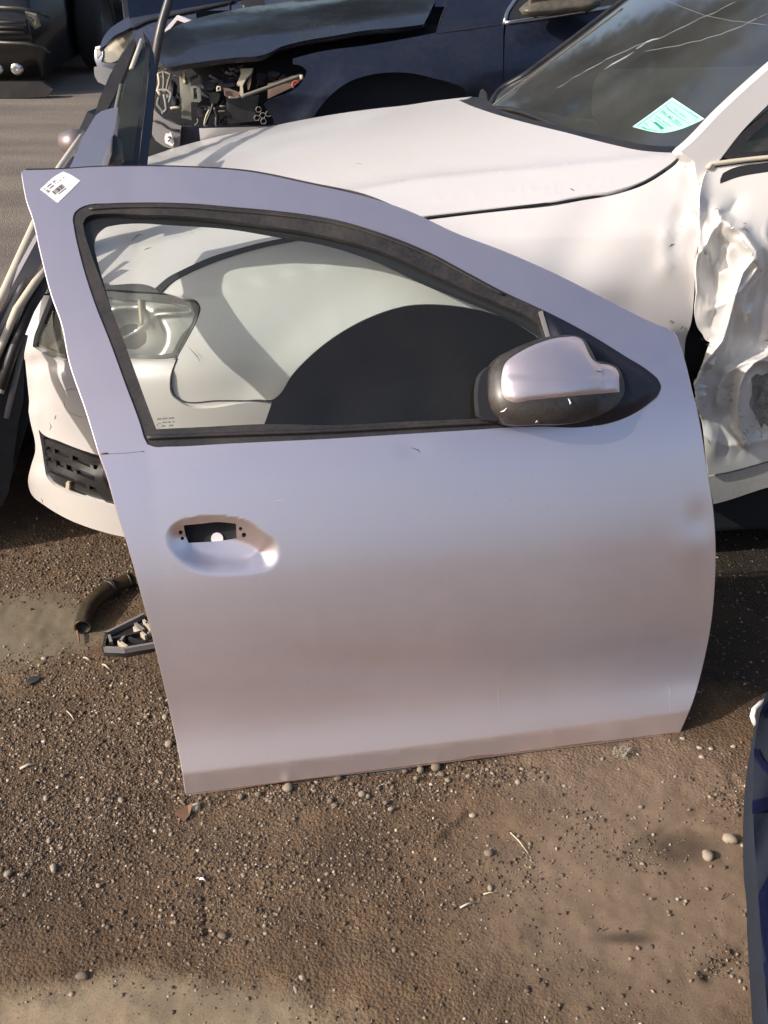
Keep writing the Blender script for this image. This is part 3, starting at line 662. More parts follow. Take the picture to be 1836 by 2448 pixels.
wc = Car(R(WPHI), .116, 1.930, .715, .945, W=1.56, flen=.72, crown=.08)
def ridges(lst):
    """sum of folds: (polyline px, height m, width px, second-side width)"""
    def g(U, V):
        Q = np.stack([U, V], 1); h = np.zeros(len(Q))
        for poly, am, wd in lst: h = h + am * np.exp(-(dist(Q, poly, False) / wd) ** 2)
        return h
    return g
def creases(lst):
    def g(U, V):
        Q = np.stack([U, V], 1); h = np.zeros(len(Q))
        for poly, am, wd in lst:
            d = dist(Q, poly, False); h = h + am * np.exp(-np.sqrt(d * d + 2.0) / (wd * 1.25))
        return h
    return g
def clamp_far(hit, car, bmax):
    def h(U, V, lift=0.0):
        P = hit(U, V, lift); a, b = car.ab(P); D = P - O; a0, b0 = car.ab(O[None])
        k = np.where(b > bmax, (bmax - b0) / np.maximum(b - b0, 1e-6), 1.0); return O + D * k[:, None]
    return h
wside0 = marcher(wc.side, 1.4, 3.2, 140); whood0 = clamp_far(marcher(wc.hood, 1.4, 4.2, 180), wc, 1.50)
arch = [(585,1150),(600,1090),(612,1050),(636,1011),(660,950),(699,895),(757,837),(824,789),(930,741),(975,730),(1022,727),(1123,736),(1200,757),(1290,810),(1350,870),(1400,950),(1425,1040),(1430,1100)]
def fender_disp(U, V):
    Q = np.stack([U, V], 1); d = dist(Q, arch, False)
    flare = .016 * np.exp(-(d / 55) ** 2) + .004 * np.exp(-(d / 14) ** 2)
    yc = 563 - (U - 1200) * .043 + np.clip(1150 - U, 0, 900) * .16           # styling crease
    crease = .010 * np.exp(-(np.clip(V - yc, 0, 400) / 60)) * np.where(V > yc, 1, np.exp(-((V - yc) / 6) ** 2))
    dents = ridges([([(1600,560),(1592,640)], .006, 16), ([(1635,500),(1615,545),(1605,600)], -.007, 12), ([(1635,820),(1640,900)], -.02, 25), ([(1560,700),(1620,740)], .003, 40), ([(1440,480),(1370,600),(1340,680)], -.007, 60), ([(1620,440),(1628,400)], .004, 10), ([(1550,640),(1500,740)], -.003, 50)])(U, V)
    return flare + crease + dents
wside = lifted(wside0, fender_disp)
wreck = empty('wrecked_car', wc.pt(0, .7, 0), 'white crashed car behind the silver door, windscreen cracked and front door crumpled', 'car')
# dark body shell beneath all panels
def shellf(off): return lambda U, V, lift=0.0: wside0(U, V, lift - off)
panel('inner_body', [(96,700),(250,690),(381,700),(620,600),(1015,528),(1240,500),(1479,470),(1600,420),(1690,400),(1836,380),(1960,380),(1960,1120),(1690,1180),(1500,1190),(700,1200),(299,1270),(150,1225),(90,1150),(80,850)], shellf(.05), M['void'], wreck, step=40, rim=((0, .3),), sp=False, cstep=24,
      holes=[[(x, y) for x, y in spline(arch + [(1400,1150),(640,1150)], 20)]])
HOODC = [(86,684),(123,690),(180,681),(247,676),(310,681),(372,687),(405,664),(440,645),(500,618),(560,598),(620,582),(735,560),(860,541),(1015,515),(1101,505),(1217,492),(1322,480),(1388,467),(1479,452),(1544,429),(1585,404),(1612,384),(1629,366),(1580,364),(1534,360),(1453,343),(1353,317),(1260,294),(1166,267),(1110,246),(1096,239),(1128,231),(1040,241),(975,251),(878,262),(782,276),(700,291),(637,304),(560,318),(493,333),(430,350),(363,372),(300,396),(230,440),(160,500),(110,580),(85,640)]
hood_crease = [(250,610),(420,570),(620,510),(800,465),(1000,428),(1302,401),(1460,385),(1620,368)]
def hood_disp(U, V):
    Q = np.stack([U, V], 1); d = dist(Q, hood_crease, False)
    dots = sum(.0014 * np.exp(-(((U - a) ** 2 + (V - b) ** 2) / 14)) for a, b in ((1048,477),(1080,474),(1136,472),(1204,461),(1222,459),(1246,456),(1272,454),(1302,452),(1325,450),(1400,447),(1438,434),(1456,432)))
    yl = np.interp(U, [p[0] for p in hood_crease], [p[1] for p in hood_crease]); dv = V - yl
    return .011 * np.where(dv > 0, np.exp(-np.clip(dv, 0, 500) / 70), np.exp(-(dv / 7) ** 2)) * sstep(U, 240, 480) + dots + .002 * vnoise(U / 160, V / 60, 21, 2)
whood = lifted(whood0, hood_disp)
exd = np.array([(a + i, b + j) for a, b in ((1048,477),(1080,474),(1136,472),(1204,461),(1222,459),(1246,456),(1272,454),(1302,452),(1325,450),(1400,447),(1438,434),(1456,432)) for i in (-4, 0, 4) for j in (-4, 0, 4)])
hood = panel('bonnet', HOODC, whood, M['white'], wreck, step=20, rim=((.001, .002), (.0, .014), (-.02, .016)), extra=np.concatenate([exd, np.array([(x, y + k) for x, y in spline(hood_crease, 12, False) for k in (-10, -3, 3, 10)])]), cstep=10)
join_lines('scratch', [[(1362,450),(1368,453),(1373,456)], [(315,575),(330,562),(342,561)], [(345,598),(352,594),(362,592)], [(852,390),(866,392)], [(545,640),(550,634),(556,628)]], whood, .0012, M['scuff'], hood, .0012)
# fender, running forward over the headlight to the bumper seam
FEND = [(384,697),(408,672),(432,656),(500,630),(560,610),(622,593),(735,572),(860,552),(1015,527),(1101,516),(1217,503),(1322,492),(1388,480),(1479,463),(1544,440),(1590,412),(1618,390),(1632,372),(1650,366),(1668,384),(1682,392),(1672,440),(1668,522),(1670,560),(1662,640),(1658,720),(1650,780),(1640,806),(1636,850)] + [(1634,1100),(1432,1100)] + [p for p in arch[::-1][1:] if p[1] < 1000 or p[0] > 900] + [(652,955),(620,955),(430,955),(416,943),(410,906),(414,880),(424,857),(450,809),(475,757),(480,735),(470,718),(441,710),(410,704)]
FEND = [p for p in FEND if p not in ((612,1050),(606,1000))]
panel('front_fender', FEND, wside, M['white'], wreck, step=16, rim=((.0006, .001), (0, .006), (-.03, .012)), cstep=9, sharp=50)
line('fender_seam_edge', [(1015,521),(1217,498),(1388,475),(1479,458),(1544,435),(1590,408)], wside0, .003, M['void'], wreck, -.02)
panel('bonnet_gap', [(372,688),(400,664),(440,643),(500,616),(560,597),(620,581),(735,560),(860,543),(1015,519),(1015,524),(860,549),(735,569),(620,592),(560,609),(500,630),(450,652),(408,676),(386,698)], lifted(wside0, lambda U, V: fender_disp(U, V) + .004), M['void'], wreck, step=10, rim=((0, .004),))
line('bumper_seam', [(424,857),(414,882),(410,906),(412,930),(420,948),(434,957),(520,958),(645,958)], wside, .0016, M['void'], wreck, .0)
# headlight
HL = [(84,826),(80,812),(97,764),(123,712),(128,702),(247,694),(300,700),(381,704),(441,713),(463,720),(475,733),(472,757),(448,809),(424,853),(385,858),(310,856),(220,862),(164,859),(112,844)]
lamp = panel('headlight', HL, lifted(wside0, lambda U, V: 0 * U - .006), M['lamplens'], wreck, step=18, rim=(), cstep=10)
def refl_h(U, V):
    Q = np.stack([U, V], 1)
    a = np.hypot((U - 315) / 85, (V - 805) / 70); b = np.hypot((U - 150) / 60, (V - 790) / 70)
    return -.022 - .035 * np.clip(1 - a ** 2, 0, 1) - .05 * np.clip(1 - b ** 2, 0, 1) + ridges([([(225,850),(330,790),(375,752),(460,745)], .010, 5), ([(270,738),(330,738)], .006, 4)])(U, V)
refl = panel('reflector', HL, lifted(wside0, refl_h), M['reflector'], lamp, step=7, rim=((0, -.014),), cstep=8)
HLI = [(x + (6 if x < 280 else -13), y + (14 if y < 780 else -9)) for x, y in HL]
panel('lamp_bezel', HL, lifted(wside0, lambda U, V: 0 * U - .008), M['lampdark'], lamp, step=10, holes=[HLI], rim=((0, .01),), cstep=8)
line('bulb_tube', [(334,712),(336,735),(339,775)], lifted(wside0, lambda U, V: 0 * U - .014), .0045, M['cream'], lamp)
panel('reflector_cup', ngon(150, 800, 52, 18), lifted(wside0, lambda U, V: -.03 - .03 * np.clip(1 - np.hypot((U - 150) / 52, (V - 800) / 52), 0, 1)), M['lampdark'], lamp, step=10, rim=())
panel('nose_filler', [(84,690),(247,682),(374,692),(384,700),(247,692),(128,700),(90,704)], wside0, M['black'], wreck, step=10, rim=((0, .02),))
# bumper
UPG = [(92,1026),(100,1036),(140,1054),(185,1072),(240,1090),(300,1108),(330,1130),(340,1180),(330,1222),(276,1210),(220,1196),(165,1178),(125,1156),(112,1140),(106,1112),(100,1070)]
BUMP = [(72,712),(86,700),(96,705),(120,706),(97,764),(80,812),(78,828),(112,850),(164,864),(220,866),(310,861),(385,862),(420,860),(406,906),(411,945),(428,960),(620,961),(650,962),(634,1008),(610,1060),(590,1180),(500,1290),(400,1295),(299,1284),(224,1265),(150,1235),(105,1207),(76,1183),(67,1153),(74,1115),(84,1080),(71,1000),(62,947),(58,854),(60,779)]
def bump_disp(U, V):
    Q = np.stack([U, V], 1)
    return .025 * sstep(V, 1105, 1150) - .012 * np.exp(-((V - 870) / 18) ** 2) + .010 * sstep(-V, -1060, -960) * 1 + ridges([([(85,870),(75,960)], -.012, 14), ([(112,1040),(100,960),(112,900)], -.006, 10)])(U, V)
wbump = lifted(wside0, bump_disp)
bump = panel('front_bumper', BUMP, wbump, M['white'], wreck, step=14, holes=[UPG], rim=((0, .002), (0, .02)), hole_rim=((0, .002), (0, .035)), cstep=9, sharp=50)
TOW = [(153,944),(158,933),(170,930),(195,932),(225,938),(240,960),(236,1000),(215,1000),(185,994),(163,986),(155,972)]
panel('tow_cover', TOW, lifted(wbump, lambda U, V: .0015 + 0 * U), M['white'], bump, step=10, rim=((0, .002),))
join_lines('cover_gap', [TOW + [TOW[0]]], wbump, .0009, M['greyplastic'], bump, .0012)
join_lines('scuff_mark', [[(118,1010),(122,1020),(118,1030)], [(98,1190),(101,1196),(103,1203)], [(136,1214),(139,1217)], [(130,1003),(132,998),(134,992)], [(450,830),(470,850),(478,865)], [(520,770),(526,776)], [(596,788),(601,792)]], wbump, .0009, M['greyplastic'], bump, .0015)
grd = lambda off: lifted(wside0, lambda U, V: bump_disp(U, V) - off)
grille = panel('lower_grille', [(x + (-4 if x < 200 else 4), y + (-4 if y < 1100 else 5)) for x, y in UPG], grd(.032), M['void'], bump, step=20, rim=())
for k, (y0, y1) in enumerate(((1046, 1118), (1072, 1146), (1098, 1176), (1124, 1200), (1146, 1214))):
    xl = (98, 102, 106, 110, 124)[k]
    panel('slat', [(xl, y0), (180, y0 + (y1 - y0) * .42), (260, y0 + (y1 - y0) * .82), (330, y1 - 2), (330, y1 + 12), (260, y0 + (y1 - y0) * .82 + 15), (180, y0 + (y1 - y0) * .42 + 15), (xl, y0 + 14)], grd(.016), M['black'], grille, step=12, rim=((0, .012),), sharp=30)
for x, y in ((122, 1066), (165, 1086), (126, 1100), (175, 1124), (150, 1100), (205, 1150), (215, 1110)):
    panel('web', [(x, y), (x + 8, y + 3), (x + 10, y + 26), (x + 2, y + 24)], grd(.017), M['black'], grille, step=8, rim=((0, .012),), sp=False)
panel('fog_lamp_cover', [(240,1105),(228,1130),(228,1160),(240,1185),(262,1206),(290,1212),(310,1180),(312,1130),(290,1108),(262,1098)], grd(.008), M['black'], grille, step=12, rim=((0, .02),))
panel('clip_tab', [(158,1153),(166,1154),(164,1172),(156,1170)], grd(-.002), M['cream'], grille, step=8, rim=((0, .006),), sp=False)
# wheel well and wheel
wl = []; wf = []; AR = spline(arch, 20, False); PA = wside0(AR[:, 0], AR[:, 1]); nb = np.array([-wc.s, wc.c, 0])
for d in (.012, .10, .28, .45): wl += [tuple(p + nb * d) for p in PA]
n_ = len(PA)
for k in range(3): wf += [(k*n_+i, k*n_+i+1, (k+1)*n_+i+1, (k+1)*n_+i) for i in range(n_ - 1)]
wl.append(tuple(wc.pt(.0, .45, .1))); wf += [(3*n_+i, 3*n_+i+1, len(wl)-1) for i in range(n_ - 1)]
make('wheel_well', wl, wf, M['well'], wreck)
from mathutils import Matrix
def wheel(parent, car, a, b, z, r, wdt=.2, rim_m='rim'):
    X = car.pt(a, b, z) if car else a; ax = Vector((-car.s, car.c, 0)) if car else b
    q = Vector((0, 0, 1)).rotation_difference(ax).to_matrix().to_4x4(); Mx = Matrix.Translation(X) @ q
    t = lathe('tyre', [(r*.62, .03), (r*.66, 0), (r*.92, .005), (r, .03), (r, wdt-.03), (r*.92, wdt), (r*.6, wdt)], M['tyre'], Mx, parent, 36)
    lathe('rim', [(.001, .05), (r*.2, .04), (r*.25, .06), (r*.5, .07), (r*.6, .03), (r*.64, .01)], M[rim_m], Mx, t, 28); return t
wheel(wreck, wc, .0, .17, .235, .27)
# cowl, wipers, windscreen
def screen_f(P):
    a, b = wc.ab(P); return P[..., 2] - (.930 + (a - (.54 - .05 * (1 - ((b - .72) / .66) ** 2))) * math.tan(R(31)))
wscr = marcher(screen_f, 1.6, 5.0, 200)
panel('cowl', [(1096,239),(1128,232),(1160,236),(1190,262),(1300,292),(1453,328),(1560,348),(1640,350),(1634,368),(1534,366),(1453,349),(1353,323),(1260,300),(1166,273),(1110,252)], lifted(whood0, lambda U, V: 0 * U - .012), M['black'], wreck, step=14, rim=((0, .02),))
SCR = [(1163,268),(1175,238),(1260,180),(1380,90),(1480,14),(1497,0),(1560,-50),(2150,-50),(1980,60),(1836,172),(1730,268),(1632,358),(1600,362),(1534,358),(1453,341),(1353,315),(1260,292)]
screen = panel('windscreen', SCR, wscr, M['screen'], wreck, step=20, rim=(), cstep=16)
sub = lambda off: lifted(wscr, lambda U, V: 0 * U - off)
panel('black_band', [(1163,268),(1180,262),(1300,268),(1400,290),(1500,308),(1590,312),(1670,290),(1720,262),(1836,160),(1838,172),(1730,268),(1632,358),(1600,362),(1534,358),(1453,341),(1353,315),(1260,292)], sub(.006), M['frit'], screen, step=20, rim=())
line('pillar_trim', [(1170,262),(1180,234),(1260,176),(1380,86),(1484,6),(1560,-50)], wscr, .010, M['black'], wreck, .004, 20)
line('trim_edge', [(1175,254),(1260,190),(1380,100),(1488,20)], wscr, .0028, M['olive'], screen, .006, 20)
crk = []
def jag(pts, n=7, am=2.0):
    L = spline(pts, 18, False); return [(x + random.uniform(-am, am) * .5, y + random.uniform(-am, am)) for x, y in L]
crk = [jag([(1330,212),(1400,170),(1500,118),(1572,92),(1640,60),(1760,5)]), jag([(1540,124),(1640,104),(1740,76),(1836,30)], am=1.5), jag([(1380,182),(1440,150)]), jag([(1586,0),(1700,40),(1836,60)], am=1), jag([(1490,236),(1500,230)])]
join_lines('crack', crk[:2], wscr, .0004, M['crack'], screen, .002); join_lines('crack', crk[2:], wscr, .0003, M['crack'], screen, .002)
join_lines('crack', [jag([(1444,166),(1480,144),(1515,122)], am=2.5), jag([(1520,118),(1560,96),(1575,90)])], wscr, .0018, M['crack'], screen, .002)
join_lines('crack', [jag([(1750,70),(1800,48),(1836,34)], am=1)], wscr, .0010, M['scuff'], screen, .002)
line('wiper_arm', [(1172,258),(1230,264),(1290,284),(1340,306),(1362,318)], wscr, .007, M['black'], wreck, .03); line('wiper_blade', [(1180,262),(1240,282),(1300,300),(1352,314)], wscr, .006, M['black'], wreck, .015)
panel('wiper_mount', [(1144,232),(1148,216),(1154,212),(1162,220),(1166,240),(1162,262),(1150,254)], lifted(wscr, lambda U, V: 0 * U + .02), M['black'], wreck, step=8, rim=((0, .03),), sharp=20)
# interior
def cbox(name, a, b, z, s, mat, bev=.03, rx=0): return box(name, wc.pt(a, b, z), s, M[mat], wreck, (rx, 0, R(WPHI)), bev)
cbox('dashboard', .95, .72, .87, (.55, 1.30, .16), 'dash', .05)
st = cbox('seat', 1.75, .38, .80, (.16, .46, .75), 'seat', .06); st2 = cbox('seat', 1.75, 1.06, .80, (.16, .46, .75), 'seat', .06)
cbox('underbody_sun_block', 1.75, .74, .175, (2.6, 1.28, .17), 'void', .02)  # box added below the sill to block sun from the ground under the car
cbox('cabin_floor', 1.5, .72, .40, (1.9, 1.30, .3), 'void', .02)
sw = [wc.pt(1.22, 1.06, .98) + Vector((.06 * math.cos(t) * 1, .185 * math.cos(t), .185 * math.sin(t) * .9)) for t in np.linspace(0, 6.2832, 25)]
tube('steering_wheel', sw, .014, M['dash'], wreck, 8, False)
# A pillar, roof
PIL = [(1627,362),(1640,352),(1730,262),(1836,166),(1990,40),(2060,40),(1960,140),(1836,250),(1770,318),(1728,372),(1690,420),(1668,440),(1660,386)]
def pil_f(P):
    a, b = wc.ab(P); z = P[..., 2]; return .085 + np.clip(z - .93, -.3, 1) * .28 + 0 * a - b
wpil = marcher(pil_f, 1.6, 3.4, 140)
panel('windscreen_pillar', PIL, wpil, M['white'], wreck, step=16, rim=((.004, .006), (.006, .03)), sharp=30)
SW = [(1730,376),(1745,350),(1836,268),(1960,160),(2000,160),(2000,390),(1836,371),(1790,376),(1745,383)]
panel('side_window', SW, lifted(wpil, lambda U, V: 0 * U - .012), M['darkglass'], wreck, step=30, rim=())
panel('window_frame', SW, wpil, M['black'], wreck, step=14, holes=[[(1765,368),(1780,345),(1836,292),(1900,230),(1960,200),(1980,370),(1836,360),(1800,364)]], rim=((0, .02),), sharp=30)
line('trim_strip', [(1692,402),(1700,392),(1745,386),(1836,376),(1900,371)], wside0, .005, M['creamstrip'], wreck, .02)
panel('roof', [(0, 0), (1, 0)], None, None, None) if False else None
roof = [wc.pt(a, b, z) for a in (1.35, 2.6) for b, z in ((.22, 1.36), (.45, 1.42), (.72, 1.435), (.99, 1.42), (1.22, 1.36))]
make('roof', roof, [(i, i+1, i+6, i+5) for i in range(4)], M['white'], wreck)
rb = []                                                            # rear body, outside the frame
for a in (.9, 2.0, 3.1):
    for b, z in ((.03, .2), (.0, .6), (.06, .92), (.14, .98), (1.30, .98), (1.38, .92), (1.44, .6), (1.41, .2)): rb.append(wc.pt(a, b, z))
for nm_, ii in (('rear_side', (0, 1, 2)), ('rear_deck', (3,)), ('rear_side', (4, 5, 6))):
    k_ = sorted({j for i in ii for j in (8+i, 9+i, 17+i, 16+i)}); mp_ = {j: q for q, j in enumerate(k_)}
    make(nm_, [rb[j] for j in k_], [tuple(mp_[j] for j in (8+i, 9+i, 17+i, 16+i)) for i in ii], M['white'], wreck)
make('far_fender', [wc.pt(a, b, z) for a in (-.5, .6, 2.0) for b, z in ((1.38, .80), (1.43, .6), (1.40, .2))], [(0,1,4,3),(1,2,5,4),(3,4,7,6),(4,5,8,7)], M['white'], wreck)
wheel(wreck, wc, 2.55, .03, .30, .30); wheel(wreck, wc, 0, 1.2, .30, .30)
# crumpled front door
CD = [(1692,404),(1684,420),(1676,450),(1672,522),(1674,560),(1669,603),(1664,640),(1666,690),(1662,758),(1670,786),(1680,800),(1686,812),(1697,818),(1690,836),(1680,866),(1668,900),(1661,925),(1664,955),(1672,985),(1680,1010),(1684,1060),(1694,1136),(1730,1130),(1836,1102),(1980,1060),(2100,1040),(2100,370),(1900,376),(1836,385),(1745,395)]
FOLDS = [([(1770,575),(1796,606),(1800,622),(1776,652),(1762,690),(1752,730),(1742,770),(1728,815),(1704,845),(1680,875),(1664,920),(1670,980)], .040, 9),
 ([(1745,540),(1780,560),(1808,600),(1812,640),(1790,670),(1768,700),(1768,735),(1784,752),(1796,745)], .030, 8),
 ([(1716,508),(1722,530),(1700,560),(1680,600)], .030, 10), ([(1725,520),(1750,545),(1775,545)], .020, 6),
 ([(1740,580),(1760,585),(1776,615)], -.022, 14), ([(1705,640),(1712,720),(1700,780)], -.020, 18), ([(1690,590),(1700,625),(1720,655)], .012, 10),
 ([(1836,862),(1800,862),(1770,872),(1738,892),(1718,925),(1714,965)], .030, 9),
 ([(1836,850),(1806,866),(1782,890),(1768,925),(1762,970),(1768,1020),(1784,1060)], .042, 8),
 ([(1700,740),(1745,720),(1752,700)], .010, 8), ([(1800,760),(1815,800),(1836,830)], .012, 14), ([(1715,900),(1700,960),(1705,1000)], -.018, 14), ([(1840,900),(1815,960),(1810,1030)], -.035, 24),
 ([(1742,930),(1740,990)], -.02, 12), ([(1836,720),(1810,790),(1836,850)], -.012, 30), ([(1684,1040),(1740,1066),(1836,1050)], .014, 14), ([(1760,480),(1745,505),(1722,512)], -.010, 14), ([(1672,470),(1680,560),(1668,700)], .012, 16)]
def crum(U, V):
    h = creases(FOLDS)(U, V) * .9; k = sstep(V, 490, 580) * sstep(-U, -2050, -1900) * sstep(-V, -1120, -1040)
    wrp = U + 16 * vnoise(V / 90, U / 200, 33, 2)
    n1 = np.abs(vnoise(wrp / 46, V / 190, 31, 1)); n2 = np.abs(vnoise(wrp / 15 + 40, V / 60, 35, 2))
    return h + k * (.036 * n1 + .003 * n2 - .016) + .018 * sstep(-U, -1700, -1664) * sstep(-V, -560, -480) + .010
gx3, gy3 = np.meshgrid(np.arange(1660, 1860, 3.6), np.arange(480, 1120, 3.6)); ex3 = np.stack([gx3.ravel(), gy3.ravel()], 1)
wdoor = lifted(wside0, crum)
cdoor = panel('crumpled_door', CD, wdoor, M['white_crash'], wreck, step=14, rim=((.001, .002), (0, .006), (-.01, .02)), extra=ex3, cstep=6, sharp=50)
panel('torn_gap', [(1722,428),(1728,414),(1745,405),(1836,388),(1960,372),(1960,392),(1836,410),(1760,424),(1722,438)], lifted(wdoor, lambda U, V: .0015 + 0 * U), M['void'], cdoor, step=12, rim=((0, .003),), sharp=20)
rs = random.Random(4); sc_ = []
for cx, cy, sx_, sy_, n in ((1680,960,10,20,6),(1725,930,14,16,8),(1735,950,12,12,8),(1800,900,22,8,12),(1815,930,18,14,20),(1800,985,16,30,18),(1825,1010,14,16,14),(1700,812,18,6,8),(1712,498,8,10,4),(1765,545,10,6,3),(1808,635,8,14,4),(1745,1040,30,4,5),(1690,1050,3,14,3),(1830,815,8,10,5),(1760,990,8,12,4)):
    for _ in range(n):
        x, y = cx + rs.gauss(0, sx_), cy + rs.gauss(0, sy_); a = rs.uniform(-1, 1) * .9; l = rs.uniform(1.5, 8)
        sc_.append([(x, y), (x + l * math.cos(a), y + l * math.sin(a)), (x + 2 * l * math.cos(a + .3), y + 2 * l * math.sin(a + .3))])
join_lines('scrape_mark', sc_[::2], wdoor, .0005, M['scuff'], cdoor, .0015, 'stuff')
panel('scrape_patch', [(1796,905),(1808,893),(1822,898),(1850,884),(1860,960),(1850,1030),(1826,1012),(1820,1024),(1804,990),(1792,968),(1798,940)], lifted(wdoor, lambda U, V: .001 + 0 * U), surf('torn_dark_metal', (.10, .095, .09), .6, 0, dust=.8, dustc=(.45, .43, .40), dscale=30), cdoor, step=6, rim=())
panel('sill', [(1690,1140),(1730,1134),(1836,1106),(2100,1046),(2100,1110),(1836,1165),(1705,1205),(1640,1215),(1640,1150)], lifted(wside0, lambda U, V: 0 * U - .006), surf('dirty_sill_paint', (.55, .53, .50), .4, 0, .2, dust=.4, dustc=(.22, .19, .16), dscale=8), wreck, step=16, rim=((0, .01), (0, .06)))
join_lines('scrape_mark', [[(1600,772),(1604,766),(1608,770)], [(1634,778),(1630,783),(1626,788)], [(1622,536),(1628,542)], [(1640,395),(1638,402)], [(1600,590),(1606,585),(1612,583)]], wside, .0012, M['scuff'], wreck, .002)
# pale green permit sheet lying against the inside of the windscreen
pm = empty('permit_sheet', Vector(wscr([1600], [285])[0]), 'pale green printed permit sheet behind the white car\'s cracked windscreen', 'paper')
PQ = [(1607,233),(1684,284),(1654,298),(1622,310),(1587,317),(1538,310),(1513,303)]
wp = lambda off: (lambda U, V, lift=0.0: wscr(U, V, lift + off))
sheet = panel('paper_sheet', PQ, wp(.001), M['mint'], pm, step=10, rim=((0, .0008),), sharp=25)
join_lines('margin_line', [[(1607,236),(1513,303)], [(1607,236),(1682,284)]], wp(.001), .0032, M['mintwhite'], sheet, .0008)
join_lines('border_line', [[(1606,242),(1668,282),(1658,290)], [(1606,242),(1524,301),(1545,309),(1587,315)], [(1590,250),(1598,262),(1650,299)], [(1552,285),(1575,303),(1582,313)]], wp(.001), .0014, M['mintdark'], sheet, .0010)
def text(s, o_, xa, ya, hit, mat, parent, lift, name='printed_text'):
    cu = bpy.data.curves.new('t', 'FONT'); cu.body = s; cu.size = 1; cu.resolution_u = 2
    ob = bpy.data.objects.new('t', cu); me = ob.to_mesh(); V = np.array([v.co[:2] for v in me.vertices]); fs = [tuple(p.vertices) for p in me.polygons]; ob.to_mesh_clear()
    wdt = V[:, 0].max(); U = np.array(o_, float) + V[:, :1] / wdt * np.array(xa, float) + V[:, 1:] * np.array(ya, float)
    P = hit(U[:, 0], U[:, 1], lift); bpy.data.objects.remove(ob); bpy.data.curves.remove(cu)
    return make(name, P, [f for f in fs], mat, parent, smooth=False)
text('PH-40-ZEU', (1577, 269), (46, 33), (11.5, -9), wp(.001), M['mintdark'], sheet, .0020)
stamp('printed_text', words(0, .5, [(.1, .4), (.5, .95)]), (1605, 258), (36, 26), (5, -4), wp(.001), M['mintdark'], sheet, .0020)
stamp('printed_text', words(0, .5, [(.0, .3), (.4, .9)]) + words(-1, .4, [(.1, .8)]), (1566, 278), (40, 28), (5, -4), wp(.001), M['mintdark'], sheet, .0020)
stamp('printed_text', words(0, .8, [(.0, .9)]), (1562, 294), (24, 18), (6, -5), wp(.001), M['mintdark'], sheet, .0020)
stamp('printed_text', words(0, .5, [(.0, .3)]) + words(-1.5, .5, [(.1, .4)]), (1538, 294), (34, 24), (5, -4), wp(.001), M['mintdark'], sheet, .0020)

# ================================================================== NAVY CAR WITHOUT ITS HEADLIGHT
nc = Car(R(9), .093, 4.36, .80, .915, a0=-1.05, a1=.35, W=1.6, front=-.72, flen=.62, fdep=.55, crown=.09)
nside = marcher(nc.side, 3.2, 6.5, 160); nhood = clamp_far(marcher(nc.hood, 3.2, 6.8, 180), nc, 1.6)
navy = empty('damaged_car', nc.pt(.6, .8, 0), 'navy blue car with its headlight torn out, behind the white bonnet', 'car')
NH = [(366,110),(372,98),(387,82),(445,53),(541,27),(661,7),(734,-2),(900,-30),(1050,-30),(1040,0),(1023,39),(1013,58),(950,66),(878,72),(800,85),(734,96),(695,105),(666,114),(650,123),(633,130),(560,138),(502,145),(440,154),(401,159),(385,152),(372,138)]
def nh_disp(U, V):
    return ridges([([(410,140),(470,110),(600,85),(760,60),(900,40),(1020,25)], .016, 16), ([(385,150),(500,140),(640,122)], .006, 6), ([(700,40),(850,20)], -.01, 30)])(U, V)
panel('bonnet', NH, lifted(nhood, nh_disp), M['navy_hood'], navy, step=12, rim=((0, .004), (0, .02), (-.02, .02)), cstep=8)
NOPEN_TOP = [(641,158),(690,155),(719,157),(734,169),(729,184),(714,205),(680,226),(641,241),(631,250),(640,268),(654,286)]
NF = [(700,140),(758,125),(878,108),(1023,82),(1042,78),(1060,30),(1078,-30),(1260,-30),(1236,0),(1214,30),(1206,56),(1203,120),(1201,190),(1190,240),(1130,250),(1110,212),(1100,207),(1033,186),(975,174),(940,173),(902,176),(830,198),(782,236),(748,282),(720,330),(654,330),(654,286),(640,268),(631,250),(641,241),(680,226),(714,205),(729,184),(734,169),(722,158),(700,153)]
def nf_disp(U, V):
    Q = np.stack([U, V], 1); return .02 * np.exp(-(dist(Q, [(720,330),(748,282),(782,236),(830,198),(902,176),(975,174),(1033,186),(1110,212)], False) / 34) ** 2) + .008 * np.exp(-((V - (225 - (U - 700) * .12)) / 20) ** 2) * sstep(-U, -800, -690)
panel('front_fender', NF, lifted(nside, nf_disp), M['navy'], navy, step=12, rim=((0, .003), (-.01, .015)), cstep=8, sharp=35)
join_lines('panel_seam', [[(1042,80),(1120,70),(1203,58)], [(1042,80),(1056,40),(1072,-4)]], nside, .004, M['void'], navy, .002)
ND = [(1210,60),(1216,36),(1240,0),(1270,-30),(1560,-30),(1560,250),(1190,250),(1204,190),(1206,120)]
ndoor = panel('front_door', ND, nside, M['navy'], navy, step=20, rim=((0, .004), (-.01, .02)), sharp=30)
line('chrome_trim', [(1207,54),(1211,34),(1222,14),(1238,-8)], nside, .009, M['chrome'], ndoor, .004); line('chrome_trim', [(1207,55),(1260,48),(1328,38),(1390,28),(1453,19),(1500,12)], nside, .010, M['chrome'], ndoor, .004)
panel('side_window', [(1215,46),(1222,22),(1240,-4),(1262,-30),(1560,-30),(1500,6),(1390,24),(1300,38)], lifted(nside, lambda U, V: .006 + 0 * U), M['void'], ndoor, step=20, rim=(), sharp=30)
MC = [(1240,22),(1262,2),(1300,-16),(1400,-20),(1436,-4),(1438,8),(1424,20),(1370,30),(1300,38),(1262,40),(1248,34)]
MS = spline(MC, 10)
panel('wing_mirror', MC, lifted(nside, lambda U, V: .12 + dome(MS, .08, 26)(U, V)), surf('olive_mirror', (.055, .052, .040), .35, 0, dust=.4), navy, step=8, rim=((0, .03), (-.04, .06)), cstep=7)
